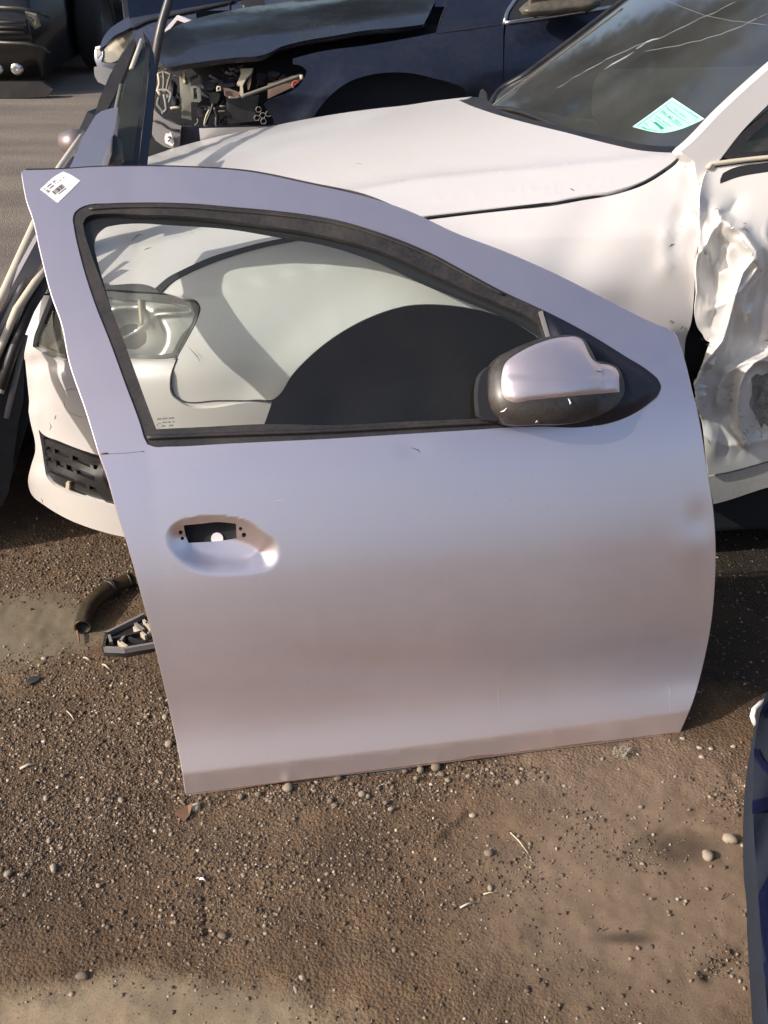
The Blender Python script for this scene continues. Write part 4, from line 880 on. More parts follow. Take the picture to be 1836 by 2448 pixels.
# dark inside of the engine bay and lower body
panel('engine_bay', [(350,100),(640,60),(1060,60),(1060,330),(340,420),(340,260)], lambda U, V, lift=0.0: nside(U, V, lift - .30), M['void'], navy, step=40, rim=((0, .5),), sp=False)
panel('wheel_well', [(710,360),(730,260),(770,215),(830,185),(940,165),(1040,172),(1120,200),(1160,260),(1160,330)], lambda U, V, lift=0.0: nside(U, V, lift - .22), M['well'], navy, step=30, rim=((0, -.2),))
panel('lower_bumper', [(434,304),(500,302),(602,303),(660,300),(700,340),(640,400),(430,420),(424,360)], lambda U, V, lift=0.0: nside(U, V, lift - .02), M['navy'], navy, step=16, rim=((0, .02),), sharp=30)
wheel(navy, nc, .0, .06, .31, .31); wheel(navy, nc, 2.5, .06, .31, .31)
nb_ = [nc.pt(a, b, z) for a in (-.8, .5, 3.2) for b, z in ((.25, .25), (1.5, .25), (1.52, .75), (1.3, .88))]
make('far_body', nb_, [(k*4+i, k*4+i+1, k*4+5+i, k*4+4+i) for k in (0, 1) for i in range(3)], M['navy'], navy)
nr_ = [nc.pt(a, b, z) for a, z in ((.75, .98), (1.35, 1.42), (2.7, 1.44), (3.3, 1.0)) for b in (.15, .8, 1.45)]
make('cabin', nr_, [(i*3+j, i*3+j+1, i*3+4+j, i*3+3+j) for i in range(3) for j in (0, 1)], M['darkglass'], navy)
ns = lambda off: (lambda U, V, lift=0.0: nside(U, V, lift - off))
P_ = lambda name, px, off, mat, rimd=.02, par=navy, sp=False: panel(name, px, ns(off), M[mat], par, step=8, rim=((0, rimd),), sp=sp, cstep=5)
P_('bracket_plate', [(428,178),(440,176),(446,186),(454,184),(460,232),(464,240),(456,246),(458,288),(446,284),(434,282),(431,230)], .10, 'olive')
P_('bracket_lug', [(436,168),(441,168),(443,198),(438,198)], .09, 'cream')
panel('bracket_frame', [(456,206),(478,203),(481,240),(476,245),(458,243)], ns(.10), M['olive'], navy, step=5, holes=[[(462,211),(470,210),(472,236),(463,237)]], rim=((0, .02),), sp=False, cstep=4)
for k, (px, r_, mt) in enumerate([([(378,176),(380,205),(376,216),(384,228)], .006, 'cream'), ([(390,170),(392,196),(390,216),(400,222)], .006, 'olive'), ([(378,176),(390,172),(408,178),(402,196),(398,216)], .005, 'olive'), ([(376,216),(400,216),(410,224),(404,246)], .006, 'greyplastic'), ([(380,232),(376,250),(386,262),(394,272)], .007, 'olive'), ([(392,226),(396,246),(398,262),(388,272)], .007, 'greyplastic'),
        ([(408,259),(420,257),(430,258)], .006, 'cream'), ([(472,284),(474,292),(466,300)], .004, 'olive'), ([(510,246),(504,266),(494,290),(486,312),(484,334)], .006, 'black'), ([(512,256),(518,276),(518,300),(520,330)], .007, 'black'), ([(500,262),(490,286),(488,306)], .004, 'cream'), ([(516,280),(516,310),(517,328)], .004, 'greyplastic'), ([(525,254),(540,254)], .004, 'olive'), ([(520,266),(541,266)], .004, 'olive'), ([(438,303),(520,304),(600,303)], .005, 'greyplastic'),
        ([(548,166),(562,163)], .004, 'olive'), ([(476,180),(477,188)], .005, 'olive'), ([(546,232),(556,234),(576,232)], .005, 'olive')]):
    line('wiring' if mt == 'black' else 'bracket', px, ns(.08), r_, M[mt], navy, 0, 8)
P_('lamp_mount', [(574,164),(605,163),(600,176),(589,187),(580,204),(576,206),(566,200),(572,186),(576,176)], .08, 'cream')
P_('lamp_mount', [(590,200),(600,180),(601,192),(596,214),(592,214)], .09, 'brown'); P_('lamp_strut', [(574,204),(580,204),(582,222),(576,231),(573,226)], .08, 'cream')
P_('cover_piece', [(534,210),(546,211),(560,216),(574,221),(570,234),(545,234),(536,226)], .09, 'brown')
P_('cover_piece', [(524,196),(532,190),(534,200),(560,198),(562,206),(536,212),(520,216),(518,206)], .11, 'black')
line('clip', [(519,208),(527,207),(527,216),(519,217),(519,208)], ns(.07), .004, M['cream'], navy, 0, 20, sp=False)
line('support_bar', [(576,231),(620,216),(670,198),(720,180)], ns(.04), .008, M['olive'], navy); line('support_bar', [(720,180),(722,190)], ns(.03), .008, M['cream'], navy)
rr_ = [(708 + 9 * math.cos(t), 203 + 9 * math.sin(t)) for t in np.linspace(2.2, 5.6, 12)]
line('red_ring', rr_, ns(.0), .004, M['red'], navy, 0, 5)
hx = []
for cx, cy in ((618,262),(628,276),(614,282),(642,272),(630,290)):
    hx.append([(cx + 7 * math.cos(t), cy + 7 * math.sin(t)) for t in np.linspace(0, 6.2832, 7)])
join_lines('honeycomb_mesh', hx, ns(.03), .0016, M['greyplastic'], navy, .0)
rw = random.Random(21)
for k in range(22):
    x, y = rw.uniform(372, 690), rw.uniform(150, 285); px = [(x, y)]
    for _ in range(3): px.append((px[-1][0] + rw.uniform(-26, 26), px[-1][1] + rw.uniform(-18, 22)))
    line('wiring', px, ns(.12 + rw.uniform(0, .12)), rw.uniform(.003, .007), M[rw.choice(['black', 'black', 'lampdark', 'greyplastic', 'rubber', 'brown', 'olive'])], navy, 0, 7)
for k, (x, y, w_, h_) in enumerate([(398,190,18,40),(486,196,30,20),(500,222,26,26),(612,176,26,18),(640,172,30,12),(590,246,24,22),(556,262,20,26),(470,262,16,18),(408,232,14,22),(660,200,22,10)]):
    P_('engine_part', [(x, y), (x + w_ * .4, y - 3), (x + w_, y + 2), (x + w_ - 2, y + h_ * .6), (x + w_ * .7, y + h_), (x + 2, y + h_ - 3)], .13 + .02 * (k % 4), ['black', 'lampdark', 'greyplastic', 'well', 'rubber'][k % 5] if k != 2 else 'olive', .05)
P_('bumper_bracket', [(353,262),(364,258),(378,272),(390,283),(412,294),(434,301),(432,308),(429,352),(418,358),(392,350),(372,336),(364,322),(354,300)], .0, 'greyplastic')
line('bracket_edge', [(364,288),(382,292),(400,306),(430,312)], ns(-.01), .004, M['black'], navy)
P_('fragment_sticker', [(396,319),(402,320),(408,315),(413,330),(416,343),(412,350),(395,342),(393,330)], -.02, 'paper', .004)
line('fragment_print', [(402,328),(407,327),(406,334),(402,338)], ns(-.026), .003, M['ink'], navy, 0, 3)
P_('inner_panel', [(480,180),(560,176),(575,240),(520,256),(480,250)], .22, 'well'); P_('inner_panel', [(540,236),(620,226),(610,290),(545,296)], .14, 'lampdark'); P_('inner_panel', [(640,200),(700,180),(726,186),(700,208),(640,236)], .10, 'brown')

# ================================================================== LEANING DOORS AT THE LEFT
def planar(pts):
    A = np.array([(u, v, 1) for u, v, y in pts], float); b = np.array([y / rays(u, v)[0][1] for u, v, y in pts])
    if len(pts) < 4: return [atY(*p) for p in pts]
    x = np.linalg.lstsq(A, 1 / b, rcond=None)[0]
    return [Vector(O + rays(u, v)[0] / (A[i] @ x)) for i, (u, v, y) in enumerate(pts)]
def skirt(name, tops, bottoms, mt, par, th=.02):
    return flat3(name, [atY(*p) for p in tops] + [Vector(b) for b in bottoms], M[mt], par, th)
def farther(pts): return [(u, v, y + max(0, 400 - v) / 320 * .42) for u, v, y in pts]
def stack(name, label, parts, base, cat='car door', group='car doors leaning in a row at the left'):
    e = empty(name, base, label, cat, group)
    for nm, pts, mt, th in parts:
        if nm != 'lower_skin': pts = farther(pts)
        else: pts = [farther(pts[0]), pts[1]]
        if mt.startswith('*'): tube(nm, [atY(*p) for p in pts], th, M[mt[1:]], e, 8)
        elif nm == 'lower_skin': skirt(nm, pts[0], pts[1], mt, e, th)
        else: flat3(nm, planar(pts), M[mt], e, th)
    return e
stack('leaning_door', 'charcoal car door with dark glass, its pointed window corner rising behind the silver door', [
    ('window_glass', [(342,84,2.62),(350,120,2.60),(342,200,2.55),(330,300,2.48),(318,395,2.42),(276,396,2.40),(266,330,2.42),(285,250,2.50),(305,180,2.56)], 'darkglass', .005),
    ('frame_post', [(341,74,2.62),(352,90,2.62),(358,112,2.60),(356,160,2.57),(348,240,2.52),(338,320,2.47),(330,400,2.42),(316,400,2.42),(326,320,2.47),(336,240,2.52),(345,160,2.57),(349,118,2.60)], 'rubber', .025),
    ('outer_frame', [(354,90,2.64),(368,128,2.63),(372,170,2.60),(366,240,2.56),(362,300,2.52),(352,400,2.46),(330,400,2.46),(340,320,2.50),(350,240,2.55),(358,160,2.60)], 'navy', .02),
    ('chrome_edge', [(339,96,2.60),(327,130,2.58),(314,165,2.56)], '*creamstrip', .006),
    ('seal_edge', [(290,205,2.54),(282,240,2.51),(271,300,2.46),(275,340,2.43),(290,385,2.40)], '*olive', .006),
    ('lower_skin', [[(276,396,2.40),(345,396,2.46)], [(-1.0, 3.0, 0), (-1.14, 2.3, 0)]], 'navy', .02)], G(200, 900))
stack('leaning_door', 'black pillared car door slanting left between the dark glass door and the grey one', [
    ('door_pillar', [(318,92,2.75),(326,100,2.75),(300,170,2.68),(272,232,2.62),(256,262,2.58),(226,276,2.56),(236,240,2.60),(262,180,2.66),(290,130,2.71)], 'rubber', .03),
    ('inner_frame', [(326,104,2.78),(312,170,2.72),(290,215,2.66),(272,260,2.60),(262,262,2.60),(282,205,2.66),(300,160,2.72)], 'greyplastic', .02),
    ('lower_skin', [[(226,276,2.58),(262,262,2.62)], [(-1.12, 3.1, 0), (-1.25, 2.4, 0)]], 'blackpaint', .02)], G(150, 860))
stack('leaning_door', 'light grey rear frame of a car door leaning just above the paper label', [
    ('window_frame', [(228,276,2.36),(242,266,2.37),(262,260,2.38),(282,256,2.38),(276,300,2.33),(258,350,2.27),(240,402,2.2),(235,430,2.15),(150,430,2.15),(172,390,2.2),(196,330,2.28)], 'silver', .03),
    ('weather_strip', [(196,326,2.30),(170,362,2.25),(142,402,2.2),(120,440,2.15)], '*creamstrip', .007),
    ('lower_skin', [[(150,430,2.16),(235,430,2.2)], [(-1.05, 2.6, 0), (-1.18, 2.1, 0)]], 'silver_dark', .02)], G(180, 1000))
e = empty('wing_mirror', atY(176, 345, 2.45), 'dusty rose car mirror poking out left of the leaning grey door', 'mirror')
mp = [atY(176 + 26 * math.cos(t) * (1.0), 344 + 22 * math.sin(t), 2.45) for t in np.linspace(0, 6.2832, 20)]
tube('mirror_shell', [atY(150, 342, 2.46), atY(158, 340, 2.45), atY(176, 341, 2.44), atY(200, 344, 2.44)], [.012, .024, .030, .030], M['mirrorpink'], e, 14)
tube('mirror_stalk', [atY(196, 344, 2.44), atY(215, 352, 2.40)], .014, M['black'], e, 8)
e = empty('wing_mirror', atY(262, 372, 2.42), 'small black car mirror tucked under the dark glass of the pointed leaning door', 'mirror')
tube('mirror_shell', [atY(262, 322, 2.44), atY(266, 342, 2.42), atY(264, 370, 2.40), atY(258, 398, 2.38)], [.010, .024, .028, .026], M['black'], e, 12)
# lower part of the row: edges of doors seen end-on, resting against the bumper
def strips(name, label, rows, base):
    e = empty(name, base, label, 'car door', 'car doors leaning in a row at the left')
    for nm, pts, mt, th in rows:
        if mt.startswith('*'): tube(nm, [atY(*p) for p in pts], th, M[mt[1:]], e, 8)
        else: flat3(nm, planar(pts), M[mt], e, th)
strips('leaning_door', 'outermost leaning car door at the far left, its edge trimmed with a cream strip', [
    ('edge_strip', [(100,500,2.16),(78,550,2.1),(45,622,2.02),(10,700,1.94),(-40,800,1.86)], '*creamstrip', .0095),
    ('door_edge', [(110,520,2.16),(90,562,2.1),(54,640,2.02),(16,725,1.94),(-60,860,1.84),(-90,860,1.84),(5,695,1.94),(80,548,2.12)], 'greyplastic', .02),
    ('lower_skin', [(90,562,2.13),(50,700,2.02),(10,850,1.92),(-60,1050,1.82),(-140,1050,1.82),(-60,860,1.87),(16,725,1.96)], 'rubber', .02)], G(-60, 1120))
strips('leaning_door', 'second leaning car door from the far left, grey skin with two dull trim lines', [
    ('door_skin', [(96,560,2.06),(108,610,2.02),(72,680,1.97),(30,775,1.91),(0,860,1.87),(-60,980,1.82),(-60,850,1.84),(20,700,1.93)], 'silver_dark', .02),
    ('edge_strip', [(112,548,2.08),(84,606,2.03),(48,690,1.96),(10,770,1.90),(-30,850,1.86)], '*greyplastic', .006),
    ('edge_strip', [(116,640,2.0),(84,676,1.96),(40,740,1.91),(8,815,1.88),(-40,920,1.84)], '*creamstrip', .008),
    ('edge_strip', [(112,668,1.98),(70,740,1.93),(34,830,1.88),(0,930,1.84)], '*black', .010)], G(-40, 1180))
strips('leaning_door', 'innermost dark leaning car door pressed to the nose of the white bumper', [
    ('door_edge', [(96,690,1.98),(66,760,1.94),(56,830,1.92),(58,900,1.90),(56,960,1.88),(46,1000,1.86),(20,1180,1.78),(-60,1300,1.7),(-60,940,1.82),(20,800,1.90)], 'black', .03),
    ('edge_strip', [(80,690,1.98),(52,760,1.93),(26,850,1.88),(0,940,1.84)], '*creamstrip', .007),
    ('edge_strip', [(60,800,1.92),(38,900,1.88),(14,1000,1.84)], '*greyplastic', .006),
    ('inner_skin', [(60,860,1.92),(70,960,1.90),(66,1010,1.88),(40,1100,1.84),(10,1200,1.80),(-60,1290,1.76),(-60,1000,1.84),(30,900,1.9)], 'void', .02)], G(0, 1240))
e = empty('door_pillar', atY(388, 60, 3.3), 'thin dark grey window post slanting up in front of the blue grey car', 'car part')
tube('post', [atY(352, 330, 3.6), atY(364, 180, 3.6), atY(379, 92, 3.6), atY(388, 52, 3.62), atY(404, 0, 3.64), atY(414, -40, 3.66)], .014, M['lampdark'], e, 8)

# ================================================================== BLUE GREY CAR BEHIND
bc = Car(R(14), .6, 6.1, .74, .95, a0=-2.15, a1=-.6, W=1.6, front=-1.75, flen=.55, fdep=.5, crown=.09)
bside = marcher(bc.side, 4.2, 9, 160); bhood = marcher(bc.hood, 4.2, 9, 160)
blue = empty('parked_car', bc.pt(0, .8, 0), 'blue grey car with a hazy headlight standing behind the navy wreck', 'car')
BH = [(238,118),(244,96),(262,70),(300,44),(350,16),(390,-10),(640,-40),(620,-10),(560,2),(480,18),(400,38),(340,52),(300,72),(268,90),(254,106)]
panel('bonnet', BH, bhood, M['bluegrey'], blue, step=14, rim=((0, .004), (-.01, .02)), cstep=8)
BF = [(324,66),(345,58),(400,44),(480,24),(560,6),(700,-30),(760,-30),(760,260),(330,260),(330,180),(236,168),(232,150),(242,150),(300,152),(314,110)]
panel('side_body', BF, bside, M['bluegrey'], blue, step=18, rim=((0, .004), (-.01, .02)), sharp=35)
BHL = [(250,108),(272,92),(300,76),(324,68),(320,90),(300,124),(284,142),(262,150),(243,146),(244,126)]
bl = panel('headlight', BHL, bside, M['fogged'], blue, step=8, rim=((0, .02),), cstep=6)
panel('reflector', BHL, lambda U, V, lift=0.0: bside(U, V, lift - .05), M['cream'], bl, step=8, rim=((0, -.03),), cstep=6)
P2 = [(225,160),(236,158),(270,166),(312,166),(330,175),(330,260),(300,212),(262,208),(234,196),(226,180)]
panel('front_bumper', P2, lambda U, V, lift=0.0: bside(U, V, lift + .02), M['bluebump'], blue, step=10, rim=((0, .02),), sharp=35)
panel('bumper_top', [(228,112),(244,108),(246,128),(242,148),(262,152),(300,150),(330,150),(330,172),(270,166),(232,158),(226,140)], lambda U, V, lift=0.0: bside(U, V, lift + .01), M['bluegrey'], blue, step=10, rim=((0, .02),), sharp=35)
panel('grille', [(228,118),(240,114),(242,130),(232,140)], lambda U, V, lift=0.0: bside(U, V, lift + .014), M['black'], blue, step=5, rim=((0, .01),), sp=False)
panel('wing_mirror', [(575,6),(588,-8),(630,-12),(634,10),(605,20),(582,20)], lambda U, V, lift=0.0: bside(U, V, lift + .15), M['black'], blue, step=8, rim=((0, .08),))
line('bonnet_gap', [(254,104),(272,88),(300,74),(330,62),(345,54),(400,40),(480,22),(560,4)], bside, .010, M['void'], blue, .006)
line('door_seam', [(548,6),(549,40),(549,60)], bside, .005, M['void'], blue, .004)
bb = [bc.pt(a, b, z) for a in (-1.9, -.2, 2.0) for b, z in ((.25, .2), (1.5, .2), (1.55, .75), (1.3, .9), (.2, .9))]
make('far_body', bb, [(k*5+i, k*5+(i+1)%5, k*5+5+(i+1)%5, k*5+5+i) for k in (0, 1) for i in range(5)] + [(0,1,2,3,4)], M['bluegrey'], blue)
make('cabin', [bc.pt(a, b, z) for a, z in ((-.6, .98), (.1, 1.45), (1.4, 1.46), (2.0, 1.0)) for b in (.15, .8, 1.45)], [(i*3+j, i*3+j+1, i*3+4+j, i*3+3+j) for i in range(3) for j in (0, 1)], M['darkglass'], blue)
wheel(blue, bc, -1.15, .05, .31, .31); wheel(blue, bc, 1.35, .05, .31, .31)
# white framed panel lying on the blue car's nose
wf_ = empty('framed_panel', atY(430, 60, 4.9), 'white square framed panel propped behind the navy bonnet', 'car part')
panel('frame', [(384,84),(404,58),(422,38),(476,54),(458,66),(420,76),(392,96)], lambda U, V, lift=0.0: np.array([atY(u, v, 5.3) for u, v in zip(U, V)]), M['paper'], wf_, step=10, holes=[[(404,72),(424,48),(444,56),(424,66)]], rim=((0, .03),), sp=False)
panel('frame_insert', [(400,74),(424,46),(448,56),(424,70)], lambda U, V, lift=0.0: np.array([atY(u, v, 5.33) for u, v in zip(U, V)]), M['lampdark'], wf_, step=10, rim=((0, .02),), sp=False)

# ================================================================== GENERIC CARS FAR LEFT
def far_car(name, label, loc, rot, prof, W, paint, wheels, extras, cat='car'):
    """body lofted across its width from a side profile [(x, z)]; front is at -x; loc is the ground point below the middle of the near-left corner"""
    from mathutils import Euler
    e = empty(name, loc, label, cat); Rm = Euler((0, 0, rot)).to_matrix(); Lc = Vector(loc)
    wp_ = lambda x, y, z: Rm @ Vector((x, y, z)) + Lc
    secs = [(0, .90, .06), (.03, .97, .02), (.14, 1, 0), (W - .14, 1, 0), (W - .03, .97, .02), (W, .90, .06)]
    cx = sum(p[0] for p in prof) / len(prof); V_ = []; F_ = []; n = len(prof)
    for y, k, dz in secs:
        for x, z in prof: V_.append(wp_(cx + (x - cx) * (.985 if k < 1 else 1), y + max(0, z - .85) * .25 * (1 if y < W / 2 else -1), .25 + (z - .25) * (k if z > .3 else 1)))
    for s in range(len(secs) - 1):
        for i in range(n): F_.append((s*n+i, s*n+(i+1)%n, (s+1)*n+(i+1)%n, (s+1)*n+i))
    F_.append(tuple(range(n))[::-1]); F_.append(tuple(range((len(secs)-1)*n, len(secs)*n)))
    make('body', V_, F_, M[paint], e)
    class K: pass
    for x, y in wheels:
        k = K(); k.s, k.c = math.sin(rot), math.cos(rot); t0 = wp_(x, y, .33)
        wheel_at(e, t0, Vector((-math.sin(rot), math.cos(rot), 0)), .33)
    for nm, c_, s_, mt, bv in extras: 
        o = box(nm, wp_(*c_), s_, M[mt], e, (0, 0, rot), bv)
    return e
def wheel_at(parent, X, ax, r, wdt=.2):
    Mx = Matrix.Translation(X) @ Vector((0, 0, 1)).rotation_difference(ax).to_matrix().to_4x4()
    t = lathe('tyre', [(r*.62, .03), (r*.66, 0), (r*.92, .005), (r, .03), (r, wdt-.03), (r*.92, wdt), (r*.6, wdt)], M['tyre'], Mx, parent, 30)
    lathe('rim', [(.001, .05), (r*.2, .04), (r*.25, .06), (r*.5, .07), (r*.6, .03), (r*.64, .01)], M['rim'], Mx, t, 24)
PROF = [(0, .28), (-.03, .45), (0, .62), (.06, .74), (.3, .86), (1.1, .98), (1.75, 1.42), (2.4, 1.5), (3.3, 1.46), (3.9, 1.05), (4.25, .98), (4.3, .6), (4.25, .28)]
g0 = G(100, 236)
# black car: nose towards the camera, its right flank running away
bk = far_car('black_car', 'black car with a round fog lamp, nose towards the camera in the top left corner', (g0.x - 1.75, g0.y + .05, 0), R(90), [(x, z if z > .3 else .14) for x, z in PROF], 1.7, 'blackpaint', [], [])
bk.location = (g0.x, g0.y + .05, 0)
for nm, (x, z), s_, mt in (('fog_lamp', (41, .40), .055, 'chrome'), ('fog_lamp', (-4, .40), .05, 'chrome')):
    v = 164; p = atY(x, v, g0.y + .06); Mx = Matrix.Translation(p) @ Matrix.Rotation(R(90), 4, 'X')
    lathe(nm, [(.001, .02), (s_ * .5, .028), (s_ * .8, .016), (s_, .0), (s_ * 1.1, -.03)], M[mt], Mx, bk, 18)
hp = [(60,30,0),(88,40,0),(98,62,.05),(84,70,.03),(70,56,0)]
flat3('headlight', [atY(x, y, g0.y + .03 + d) for x, y, d in hp], M['fogged'], bk, .05)
flat3('reflector', [atY(x, y, g0.y + .035 + d) for x, y, d in [(68,38,0),(84,46,0),(92,62,.05),(80,62,.02)]], M['chrome'], bk, .02)
flat3('bumper_slot', [atY(x, y, g0.y + .0) for x, y in ((-30,42),(60,46),(66,84),(-30,90))], M['void'], bk, .02)
tube('bumper_edge', [atY(-40, 100, g0.y - .02), atY(60, 104, g0.y - .02), atY(96, 112, g0.y + .0), atY(118, 126, g0.y + .1)], .012, M['lampdark'], bk, 6)
for q in range(3): tube('grille_bar', [atY(-40, 52 + q * 12, g0.y - .03), atY(58, 54 + q * 12, g0.y - .03)], .010, M['lampdark'], bk, 6)
tube('bonnet_edge', [atY(-30, 16, g0.y - .01), atY(50, 20, g0.y - .01), atY(92, 30, g0.y + .02), atY(116, 40, g0.y + .12)], .012, M['lampdark'], bk, 6)
flat3('lower_lip', [atY(x, y, g0.y - .01) for x, y in ((-60,196),(100,196),(128,214),(110,232),(-60,238))], M['black'], bk, .05)
for y_ in (1.3, 3.8):
    wheel_at(bk, Vector((g0.x + .24, g0.y + .05 + y_, .34)), Vector((-1, 0, 0)), .34)
g1 = G(300, 62)
far_car('dark_car', 'very dark car far off at the top edge with a light trim strip', (g1.x - .9, g1.y + .1, 0), R(8), PROF, 1.7, 'blackpaint', [(.8, 0), (3.2, 0)], [('trim_strip', (.55, -.02, .62), (1.0, .02, .03), 'chrome', 0)])
pil = empty('headlamp_unit', atY(345, 12, 7.2), 'pale headlamp of a car at the very top edge above the blue grey car', 'car part')
flat3('lamp_face', [atY(x, y, 7.2) for x, y in ((325,20),(334,0),(372,-12),(366,2),(352,12),(342,18))], M['cream'], pil, .06)

# ================================================================== THINGS ON THE GROUND
def gp(u, v, z=0.0): return G(u, v, z)
hs = [gp(318,1384,.020), gp(300,1390,.022), gp(280,1398,.022), gp(262,1408,.022), gp(240,1424,.022), gp(222,1440,.022), (gp(208,1462,.020)), gp(200,1486,.017), gp(198,1500,.016)]
hs = [Vector(tuple(p)) for p in spline_3(hs)] if False else hs
def smooth3(P, k=5):
    out = []; n = len(P)
    for i in range(n - 1):
        p0, p1, p2, p3 = P[max(i-1,0)], P[i], P[i+1], P[min(i+2,n-1)]
        for j in range(k):
            t = j / k; out.append(.5*((2*p1)+(-p0+p2)*t+(2*p0-5*p1+4*p2-p3)*t*t+(-p0+3*p1-3*p2+p3)*t**3))
    return out + [P[-1]]
hp_ = smooth3(hs); hose = tube('rubber_hose', hp_, [.0165 if i < 14 else .0195 for i in range(len(hp_))], M['hose'], None, 18, hollow=True, base=gp(250, 1440))
tag(hose, 'short bent black rubber hose lying on the dirt left of the silver door', 'hose')
for i in (13, 14): tube('hose_clamp', [hp_[i], hp_[i + 1]], .0215, M['black'], hose, 18)
tube('hose_clamp', [hp_[3] + (hp_[4] - hp_[3]) * .1, hp_[4]], .019, M['black'], hose, 16)
# ribbed plastic piece
rp = empty('plastic_grid', gp(320, 1545), 'broken black plastic grid piece lying beside the lower left of the silver door', 'plastic piece')
def gplane(U, V, lift=0.0): return np.array([tuple(G(u, v, .012 + 0)) for u, v in zip(np.atleast_1d(U), np.atleast_1d(V))]) + np.array([0, 0, 1]) * lift
panel('base_plate', [(248,1560),(256,1520),(300,1497),(345,1474),(400,1450),(410,1540),(372,1548),(300,1562)], gplane, M['black'], rp, step=12, rim=((0, .010),), back=(0, 0, -1), sp=False)
def rib(a, b, h=.014, mt='black', w_=.003):
    A, Bp = G(*a, .012), G(*b, .012); d = (Bp - A).normalized(); s = Vector((-d.y, d.x, 0)) * w_; up = Vector((0, 0, h))
    v = [A - s, A + s, Bp + s, Bp - s]; v += [p + up for p in v]
    return make('rib', v, [(0,1,5,4),(1,2,6,5),(2,3,7,6),(3,0,4,7),(4,5,6,7)], M[mt], rp, smooth=False)
for a, b, mt in (((256,1522),(346,1477),'greyplastic'), ((250,1558),(300,1560),'greyplastic'), ((300,1560),(385,1545),'greyplastic'), ((262,1528),(268,1545),'greyplastic'), ((285,1542),(305,1556),'cream'), ((300,1530),(340,1520),'black'), ((322,1508),(350,1530),'cream'), ((325,1500),(345,1515),'greyplastic'), ((345,1492),(372,1528),'cream'), ((355,1524),(378,1512),'greyplastic'), ((268,1536),(300,1528),'black'), ((288,1545),(298,1530),'greyplastic'), ((350,1500),(375,1490),'greyplastic'), ((256,1522),(250,1558),'black'), ((310,1534),(345,1548),'black')):
    rib(a, b, .013, mt)
# stones
STM = grain_material('pebble_stone', [(0, (.10, .072, .05)), (.5, (.19, .15, .11)), (1, (.42, .36, .28))])
def stone(u, v, w_px, h_px, ang=0, tone=.5, label=None, group=None, seed=0):
    g = G(u, v); d = (g - Vector(O)).length; sx_ = w_px / F * d * .5; sy_ = h_px / F * d * .5 * 1.15; sz = min(sx_, sy_) * .75
    rs = random.Random(seed); bv, bf = icosa(); V = [Vector(p) for p in bv]; fs = [tuple(f) for f in bf]
    mid = {}; F2 = []
    def m_(a, b):
        k = (min(a, b), max(a, b))
        if k not in mid: V.append(((V[a] + V[b]) / 2).normalized()); mid[k] = len(V) - 1
        return mid[k]
    for a, b, c in fs: x, y, z = m_(a, b), m_(b, c), m_(c, a); F2 += [(a, x, z), (x, b, y), (z, y, c), (x, y, z)]
    W = []; ca, sa = math.cos(ang), math.sin(ang)
    for p in V:
        k = 1 + .34 * noise.noise(p * 1.6 + Vector((seed * 3.1, 0, 0))) + .10 * noise.noise(p * 4 + Vector((seed, 5, 0)))
        q = Vector((p.x * sx_, p.y * sy_, p.z * sz)) * k; W.append(g + Vector((q.x * ca - q.y * sa, q.x * sa + q.y * ca, q.z + sz * .42)))
    o = make('stone', W, F2, STM, None, base=g); at = o.data.attributes.new('tone', 'FLOAT', 'POINT'); at.data.foreach_set('value', [tone] * len(W))
    tag(o, label, 'stone', group); return o
SG = 'loose stones on the dirt'
named = [(470,1932,20,22,0,1.0,'white stone just below the lower left corner of the silver door'), (1745,2008,36,22,-.4,.8,'larger oval stone in the damp hollow at the right, with a long shadow'), (1692,2048,28,26,.3,.75,'round stone in the damp hollow, left of the larger oval stone'),
 (1130,1951,18,11,0,.9,'small white stone at the right end of the little mud ridge'), (1238,1872,14,15,0,.8,'pale stone below the middle of the door\'s bottom edge, casting a shadow'), (1302,1862,22,12,.4,.35,'brown oblong stone right of the pale stone below the door'), (1632,1767,13,9,0,.9,'pale pebble at the front bottom corner of the silver door'),
 (1672,1789,14,8,-.3,1.0,'white pebble at the left end of the short row right of the door'), (1700,1791,11,8,0,.95,'middle white pebble of the short row right of the door'), (1753,1786,13,8,0,.95,'white pebble at the right end of the short row near the checked cloth'), (1678,1811,15,9,-.3,.9,'white pebble just under the short row right of the door'),
 (722,2340,18,13,0,1.0,'white pebble near the bottom edge, the upper of the two'), (706,2365,11,22,.3,.8,'narrow pale stone near the bottom edge, below the white pebble'), (197,2335,28,18,0,.3,'brown clod near the lower left of the photo'), (533,2238,24,14,-.3,.3,'brown stone at the foot of the thin crack in the dirt'),
 (688,1886,26,24,0,.65,'round grey pebble half way under the door\'s left bottom edge'), (1042,1836,24,20,0,.55,'largest grey pebble under the middle of the door\'s bottom edge'), (1005,1842,18,16,0,.6,'grey pebble beside the largest one under the door'), (128,2076,14,20,.3,.9,'pale upright pebble in the gravel at the lower left'), (1168,2042,22,16,0,.5,'tan stone with a shadow below the little mud ridge'),
 (1172,2124,12,14,0,.7,'pale pebble beside a straw in the centre of the dirt'), (1532,1930,12,9,0,.6,'lone pebble left of the gravel patch at the right'), (1784,1880,12,8,0,1.0,'white pebble on the gravel patch beside the checked cloth')]
for i, (u, v, a, b, an, tn, lb) in enumerate(named): stone(u, v, a, b, an, tn, lb, SG, i + 1)
